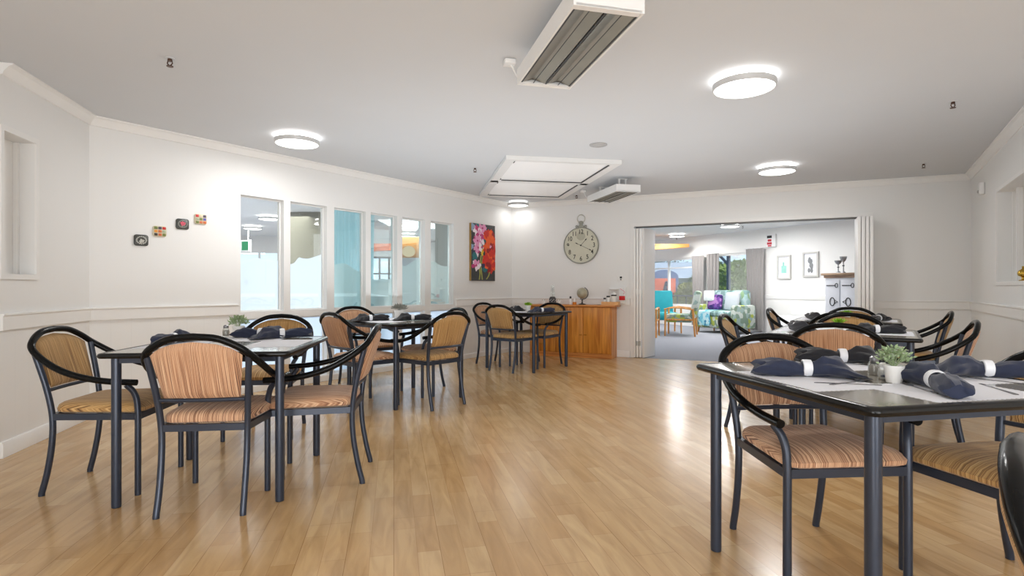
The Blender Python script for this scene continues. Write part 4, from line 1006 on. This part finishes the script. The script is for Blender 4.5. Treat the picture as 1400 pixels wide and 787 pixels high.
# pictures, sign
def framed(px0, px1, py0, py1, lab, kind):
    s0, s1 = V4.s_of(px0), V4.s_of(px1); zt, zb = V4.z_of(px0, py0), V4.z_of(px0, py1); t = thing_s('framed_print', V4, (s0+s1)/2, (zt+zb)/2); tag(t, lab, 'picture', 'framed prints on the lounge wall')
    w, h = abs(s1-s0)/2, (zt-zb)/2; b = MB()
    for x0, x1, z0, z1 in ((-w,-w+.035,-h,h),(w-.035,w,-h,h),(-w+.035,w-.035,-h,-h+.035),(-w+.035,w-.035,h-.035,h)): b.box(x0,-.04,z0,x1,-.001,z1)
    b.build('frame', mat('pale_frame', srgb(196,194,190), .4), t); MB().box(-w+.035,-.02,-h+.035,w-.035,-.001,h-.035).build('mount', M_paper, t)
    b = MB(); q = random.Random(kind)
    m = [mat('aqua_print', srgb(150,205,195), .7, var=.2), mat('grey_print', srgb(130,132,134), .7, var=.3)][kind]
    if kind == 0:
        b.box(-w*.38,-.0215,-h*.5,w*.38,-.0201,h*.12); b.box(-w*.2,-.0215,h*.12,w*.05,-.0201,h*.42)
    else:
        for i in range(9): b.sphere((q.uniform(-.25,.25)*w, -.021, q.uniform(-.5,.45)*h), (w*.18,.002,h*.2), 8, 4)
    b.build('print', m, t)
framed(1063.5, 1082, 349.5, 381.5, 'framed print with an aqua image, left one on the lounge wall', 0); framed(1098.5, 1120, 345, 378.5, 'framed print with a grey figure, right one on the lounge wall', 1)
s = V4.s_of(1056); z = V4.z_of(1056, 329); t = thing_s('fire_alarm_panel', V4, s, z); tag(t, 'white panel with red and black squares high on the lounge wall', 'panel')
MB().rbox(-.13,-.07,-.15,.13,-.001,.15,.01).build('housing', M_white, t)
b = MB(); b.box(-.09,-.0715,.06,.04,-.0701,.12, 1); b.box(-.07,-.0715,-.02,.03,-.0701,.035, 0); b.box(-.09,-.0715,-.09,.04,-.0701,-.035, 0); b.box(-.07,-.0715,-.135,.03,-.0701,-.10, 0); b.build('markings', [mat('sign_red', srgb(190,50,60), .5), M_dark], t)
# painted cabinet with goblets
cb = thing('painted_cabinet', 'tall white painted cabinet with a wooden top beside the right folded door', 'cabinet', (6.22, 10.28, .0015), radians(-64))
MB().rbox(-.30,-.22,.06,.30,.22,1.24,.006).build('carcass', mat('distressed_white', srgb(226,230,236), .6, var=.08, scale=8), cb)
MB().rbox(-.36,-.27,1.285,.36,.27,1.33,.01).build('top', wood_mat('driftwood_top', srgb(150,120,92), srgb(190,160,130), 'X'), cb)
MB().box(-.32,-.235,1.2405,.32,.235,1.2845).build('frieze', wood_mat('carved_wood', srgb(120,84,60), srgb(200,170,140), 'X'), cb)
MB().box(-.28,-.2,.0005,.28,.2,.0595).build('plinth', M_honey, cb)
for sx in (-1, 1): MB().rbox(sx*.15-.135,-.2355,.10,sx*.15+.135,-.2205,1.2,.003).build('door', mat('painted_boards', srgb(228,230,236), .6, var=.06), cb)
b = MB()
for sx in (-1, 1):
    for zc in (.35, .80, 1.10):
        if zc < 1.1: b.tube([(sx*.15+.045*cos(a), -.241, zc+.075*sin(a)) for a in [2*pi*k/20 for k in range(20)]], .008, 6, closed=True); b.tube([(sx*.05,-.241,zc),(sx*.10,-.241,zc+.03),(sx*.10,-.241,zc-.03),(sx*.05,-.241,zc)], .006, 6)
        else: b.tube([(sx*.15-.11,-.241,zc),(sx*.15+.06,-.241,zc)], .008, 6); b.tube([(sx*.15+.08+.025*cos(a), -.241, zc+.04*sin(a)) for a in [2*pi*k/14 for k in range(14)]], .006, 6, closed=True)
b.build('ironwork', M_dark, cb)
MB().tube([(.315,-.20,.07),(.315,-.20,1.235)], .03, 10).build('corner_post', M_honey, cb)
for k, (px, Y, zz) in enumerate(((1146, 10.05, 0), (1153, 10.2, 0))):
    t = thing('goblet', ('left', 'right')[k] + ' wide silver goblet standing on the painted lounge cabinet', 'goblet', (ray(px)*Y, Y, 1.3325), 0, 'pair of goblets')
    h = .22 + .08*k
    MB().lathe([(.042,0),(.038,.012),(.012,.03),(.009,h*.55),(.012,h*.66),(.04,h*.75),(.058,h*.9),(.062,h),(.058,h),(.035,h*.8),(.001,h*.72)], 20).build('cup', mat('silver', (.45,.45,.46), .3, .9), t)
    MB().lathe([(.016,h*.4),(.02,h*.44),(.016,h*.48)], 12).build('knop', M_cut, t)
# white bench behind the right tables
t = thing('white_bench', 'low white upholstered bench against the lounge wall, behind the right tables', 'bench', (6.20, 11.55, .0015), radians(-64))
MB().rbox(-.62,-.25,.10,.62,.25,.46,.03).build('seat', M_white, t); MB().rbox(-.62,.18,.4605,.62,.26,.78,.03).build('backrest', M_white, t); MB().rbox(.621,-.25,.10,.70,.26,.84,.03).build('arm', M_white, t)
for sx in (-1, 1): MB().box(sx*.5-.03,-.2,.0005,sx*.5+.03,.2,.0995).build('foot', M_chairwood, t)
# orange ceiling beams
b = MB(); P = [(.18,2.17),(-.02,2.17),(-.10,2.17)]
b.loft([[Vector((x, y, z)) for y, z in ((-.12, z0), (.12, z0), (.12, z1), (-.12, z1))] for x, z0, z1 in ((-2.6,1.97,2.25),(0,2.165,2.25))])
tag(b.build('timber_beam', M_beam, None, (4.80, 15.2, 0), radians(4)), 'tapering orange timber beam below the lounge ceiling at the left', 'beam')
b = MB(); b.loft([[Vector((x, y, z)) for y, z in ((-.1, z0), (.1, z0), (.1, z1), (-.1, z1))] for x, z0, z1 in ((-.9,1.90,2.12),(.75,2.0,2.12))])
tag(b.build('timber_beam', mat('rust_beam', srgb(196,96,52), .5, var=.1), None, (-3.05, 13.4, 0), radians(8)), 'rust coloured timber beam seen through the fourth tall window', 'beam')
t = thing('wall_lamp', 'cream oval lamp glowing behind the fifth tall window', 'lamp', (-2.05, 11.05, 1.78), 0)
b = MB(); b.sphere((0,0,0), (.13,.07,.11), 20, 12); b.build('lamp_shade', emis('cream_shade', (1,.82,.55), .9), t); MB().rbox(-.32,.075,-.12,.32,.1,.30,.01).build('backboard', M_beam, t)
MB().box(-.30,.076,-1.778,.30,.099,-.1205).build('support', M_greycush, t)
t = thing('exit_sign', 'green and white exit sign hanging in the hall behind the first tall window', 'sign', (-6.18, 12.8, 2.02), radians(-26))
MB().box(-.22,-.03,-.13,.22,.03,.13).build('box', M_white, t); MB().box(-.02,-.033,-.10,.19,-.0301,.10).build('green_face', emis('sign_green', srgb(60,170,120), .8), t); b = MB(); b.box(-.14,-.033,-.06,-.11,-.0301,.06); b.build('mark', mat('sign_mark', srgb(60,150,110), .5), t)
for s in (-1, 1): MB().box(s*.15-.006,-.006,.1301,s*.15+.006,.006,ZC+.014-2.02).build('hanger', M_white, t)
# teal curtain behind the third tall window
sc0, sc1 = W1.s_of(452, -.30), W1.s_of(513, -.30)
t = thing_s('sheer_curtain', W1, (sc0+sc1)/2, 0, -.30); tag(t, 'pale teal sheer curtain hanging behind the third tall window', 'curtain'); w = (sc1-sc0)/2; b = MB()
b.grid(lambda u, v: Vector(((2*u-1)*w*(1-.12*(1-v)*(u>.5)), .02*sin(2*pi*7*u)+.01*sin(3*v), .03+2.37*v)), 80, 10); b.build('drape', M_tealcurt, t, ang=80)
MB().tube([(-w,0,2.42),(w,0,2.42)], .012, 8).build('rail', M_white, t)
# dark chairs behind the fifth and sixth windows
for k, (px, Y) in enumerate(((544, 8.3), (578, 8.9), (620, 9.45))):
    t = thing('hall_chair', 'dark teal hall chair blurred behind the frosted glass, %s' % ('left of the fifth window', 'right of the fifth window', 'behind the sixth window')[k], 'chair', (ray(px)*Y-.3, Y+.25, .0015), .9, 'hall chairs')
    m = mat('dark_teal', srgb(40,74,84), .7); MB().rbox(-.22,-.22,.40,.22,.22,.47,.03).build('seat', m, t); MB().rbox(-.20,.17,.52,.20,.21,.95,.02).build('backrest', m, t)
    for sx in (-1, 1):
        for sy in (-1, 1): MB().tube([(sx*.19,sy*.19,.001),(sx*.19,sy*.19,.41 if sy < 0 else .85)], .012, 8).build('leg', M_steel, t)

# ------------------------------------------------------------------ outside the lounge windows
b = MB().box(-30, -12, -.30, 50, 70, -.25); 
gp = MB().prism([(7.2,11.6),(9.5,9.2),(40,10),(40,60),(-20,60),(-20,20),(3.2,18.3),(4.1,17.9)], -.20, -.15); struct(gp.build('ground', mat('garden_paving', srgb(120,130,100), .9, var=.2, scale=2)))
def tree(loc, r, h, lab, seed, c):
    t = thing('garden_tree', lab, 'tree', (loc[0], loc[1], -.15), 0, 'garden trees beyond the lounge windows'); b = MB(); leafcluster(b, (0,0,h*.6), r, h*.45, 2600, .15, .05, seed=seed)
    b.build('foliage', mat('tree_leaf', c, .7, var=.5, scale=3), t); MB().tube([(0,0,.001),(.05,0,h*.3),(0,.1,h*.6)], [.07,.05,.03], 8).build('trunk', mat('bark', srgb(90,70,54), .9), t)
def od(px, Y): return (ray(px)*Y, Y)
tree(od(1014, 20), 1.1, 2.05, 'bushy yellow green tree beyond the right lounge window', 1, srgb(140,158,70))
tree(od(982, 25), 1.2, 2.2, 'darker tree behind the yellow green one', 2, srgb(92,120,60))
tree(od(940, 20.5), .5, 1.25, 'flowering shrub beyond the left lounge window', 3, srgb(150,150,60))
tree(od(900, 38), 2.6, 3.3, 'distant blue green tree behind the garden shed', 4, srgb(96,120,120))
tree(od(960, 22), .6, 1.6, 'dark green shrub between the lounge windows', 6, srgb(70,96,50))
x, y = od(908, 21); t = thing('garden_shed', 'blue garden shed with a curved top and an orange mural', 'shed', (x, y, -.15), radians(-14))
b = MB(); prof = [(-.5,0),(.5,0),(.5,1.6)] + [(.5*cos(a), 1.6+.28*sin(a)) for a in [pi*k/12 for k in range(1,12)]] + [(-.5,1.6)]
b.loft([[Vector((px_, yy, z)) for px_, z in prof] for yy in (-.4,.4)]); b.build('body', mat('shed_blue', srgb(96,112,150), .6), t)
MB().rbox(-.38,-.42,.5,.40,-.401,1.56,.01).build('mural', mat('orange_mural', srgb(214,96,62), .6, var=.3, scale=4), t)
b = MB(); b.tube([(-.1,-.425,.6),(0,-.425,1.1),(.1,-.425,1.45)], .06, 8); b.tube([(.15,-.425,.6),(.15,-.425,1.2)], .08, 8); b.build('dark_figure', M_navyfr, t)
x, y = od(935, 27); t = thing('neighbour_house', 'pale neighbouring house with a grey gable roof seen through the left lounge window', 'house', (x, y, -.15), radians(-20))
MB().box(-3.5,-1.5,0,2.6,1.5,1.7).build('wall', mat('weatherboard', srgb(190,196,196), .7), t)
b = MB(); b.loft([[Vector((xx, yy, z)) for yy, z in ((-1.9,1.65),(1.9,1.65),(0,2.45))] for xx in (-3.8,2.9)]); b.build('roof', mat('grey_roof', srgb(170,176,180), .6), t); MB().box(-.6,-1.52,.5,.8,-1.501,1.4).build('window', M_navyfr, t)
x, y = od(996, 16.6); t = thing('pergola', 'dark blue steel pergola post and brace outside the right lounge window', 'pergola', (x, y, -.15), radians(-30))
MB().box(-.05,-.05,0,.05,.05,2.7).build('post', M_navyfr, t); MB().box(-2.4,-.05,2.70,1.6,.05,2.84).build('beam', M_navyfr, t); b = MB(); b.tube([(0,0,1.9),(-.75,0,2.72)], .04, 8); b.build('brace', M_navyfr, t)
x, y = od(938, 18.2); t = thing('garden_railing', 'black garden railing below the left lounge window', 'railing', (x, y, -.15), radians(-40))
b = MB(); b.tube([(-.9,0,.95),(.9,0,.95)], .03, 8); b.tube([(-.9,0,.55),(.9,0,.55)], .03, 8); b.build('rail', M_dark, t)
for k in range(7): MB().tube([(-.9+.3*k,0,0),(-.9+.3*k,0,.95)], .018, 6).build('post', M_dark, t)

# ------------------------------------------------------------------ light, sky, camera
wd = bpy.data.worlds.new('sky'); SC.world = wd; wd.use_nodes = True; nt = wd.node_tree; N = nt.nodes; L = nt.links
bg = N['Background']; tc = N.new('ShaderNodeTexCoord'); sx = N.new('ShaderNodeSeparateXYZ'); L.new(tc.outputs['Generated'], sx.inputs[0])
rp = N.new('ShaderNodeValToRGB'); e = rp.color_ramp.elements; e[0].position = .48; e[0].color = (.55,.56,.55,1); e[1].position = 1; e[1].color = (.10,.28,.75,1)
k = e.new(.505); k.color = (.72,.86,.98,1); k = e.new(.58); k.color = (.30,.58,.95,1)
mp = N.new('ShaderNodeMath'); mp.operation = 'MULTIPLY_ADD'; mp.inputs[1].default_value = .5; mp.inputs[2].default_value = .5; L.new(sx.outputs['Z'], mp.inputs[0]); L.new(mp.outputs[0], rp.inputs['Fac'])
L.new(rp.outputs['Color'], bg.inputs['Color']); bg.inputs['Strength'].default_value = 1.5
def area(name, loc, target, sx_, sy_, energy, col=(1,1,1)):
    l = bpy.data.lights.new(name, 'AREA'); l.shape = 'RECTANGLE'; l.size = sx_; l.size_y = sy_; l.energy = energy; l.color = col
    o = bpy.data.objects.new(name, l); COL.objects.link(o); o.location = loc; d = Vector(target)-Vector(loc); o.rotation_euler = d.to_track_quat('-Z', 'Y').to_euler(); return o
area('rear_fill', (.3, -2.4, 1.5), (.3, 6, 1.1), 5.0, 1.9, 95, (.97, .985, 1))  # added fill from behind the camera; the rear wall has no window
area('rear_ceiling_fill', (.4, -1.6, .25), (.4, 3.5, 2.45), 4.5, .8, 90, (.90, .95, 1))  # unseen fill aimed upward, added to brighten and cool the ceiling
area('mid_ceiling_fill', (.5, 5.4, .95), (.5, 5.4001, 3), 4.4, 3.6, 38, (.90, .95, 1))  # unseen up-facing fill added mid-room to lift the far ceiling
area('hall_fill', (-5.5, 9.0, 2.38), (-5.5, 9.0, 0), 3.5, 3.0, 260, (.95, .98, 1))  # added overhead fill without a fitting, brightens the view through the glazed wall
area('hall_fill', (-1.8, 11.6, 2.38), (-1.8, 11.6, 0), 1.6, 1.6, 130, (.95, .98, 1))  # second added hall fill, also without a fitting
q_ = W1.pt(2.9, -2.3, 1.2); area('film_back_fill', q_, W1.pt(2.9, 0, 1.1), 4.6, 1.8, 30, (.93, .97, 1))  # added fill behind the glazed wall, makes the frosted film bright
area('lounge_fill', (4.6, 11.2, 2.38), (4.6, 11.2, 0), 2.6, 2.6, 50, (1, 1, 1))  # added overhead lounge fill, separate from the round ceiling lights
area('lounge_fill', (2.2, 14.5, 2.38), (2.2, 14.5, 0), 2.6, 2.6, 50, (1, 1, 1))  # second added lounge fill, no fitting here
sl = bpy.data.lights.new('sun', 'SUN'); sl.energy = 5.5; sl.angle = .03; sl.color = (1, .95, .86); so = bpy.data.objects.new('sun', sl); COL.objects.link(so); so.rotation_euler = (radians(48), 0, radians(38)); so.location = (0, 0, 10)
cam = bpy.data.cameras.new('camera'); cam.sensor_fit = 'HORIZONTAL'; cam.sensor_width = 36; cam.lens = 36*F/1400; cam.clip_start = .02; cam.clip_end = 200
co = bpy.data.objects.new('camera', cam); COL.objects.link(co); co.location = (0, 0, H); co.rotation_euler = (pi/2, 0, 0); SC.camera = co
SC.view_settings.view_transform = 'Standard'; SC.view_settings.look = 'None'; SC.view_settings.exposure = .2; SC.view_settings.gamma = 1
SC.cycles.max_bounces = 10; SC.cycles.diffuse_bounces = 6; SC.cycles.transparent_max_bounces = 12; SC.cycles.caustics_reflective = False; SC.cycles.caustics_refractive = False
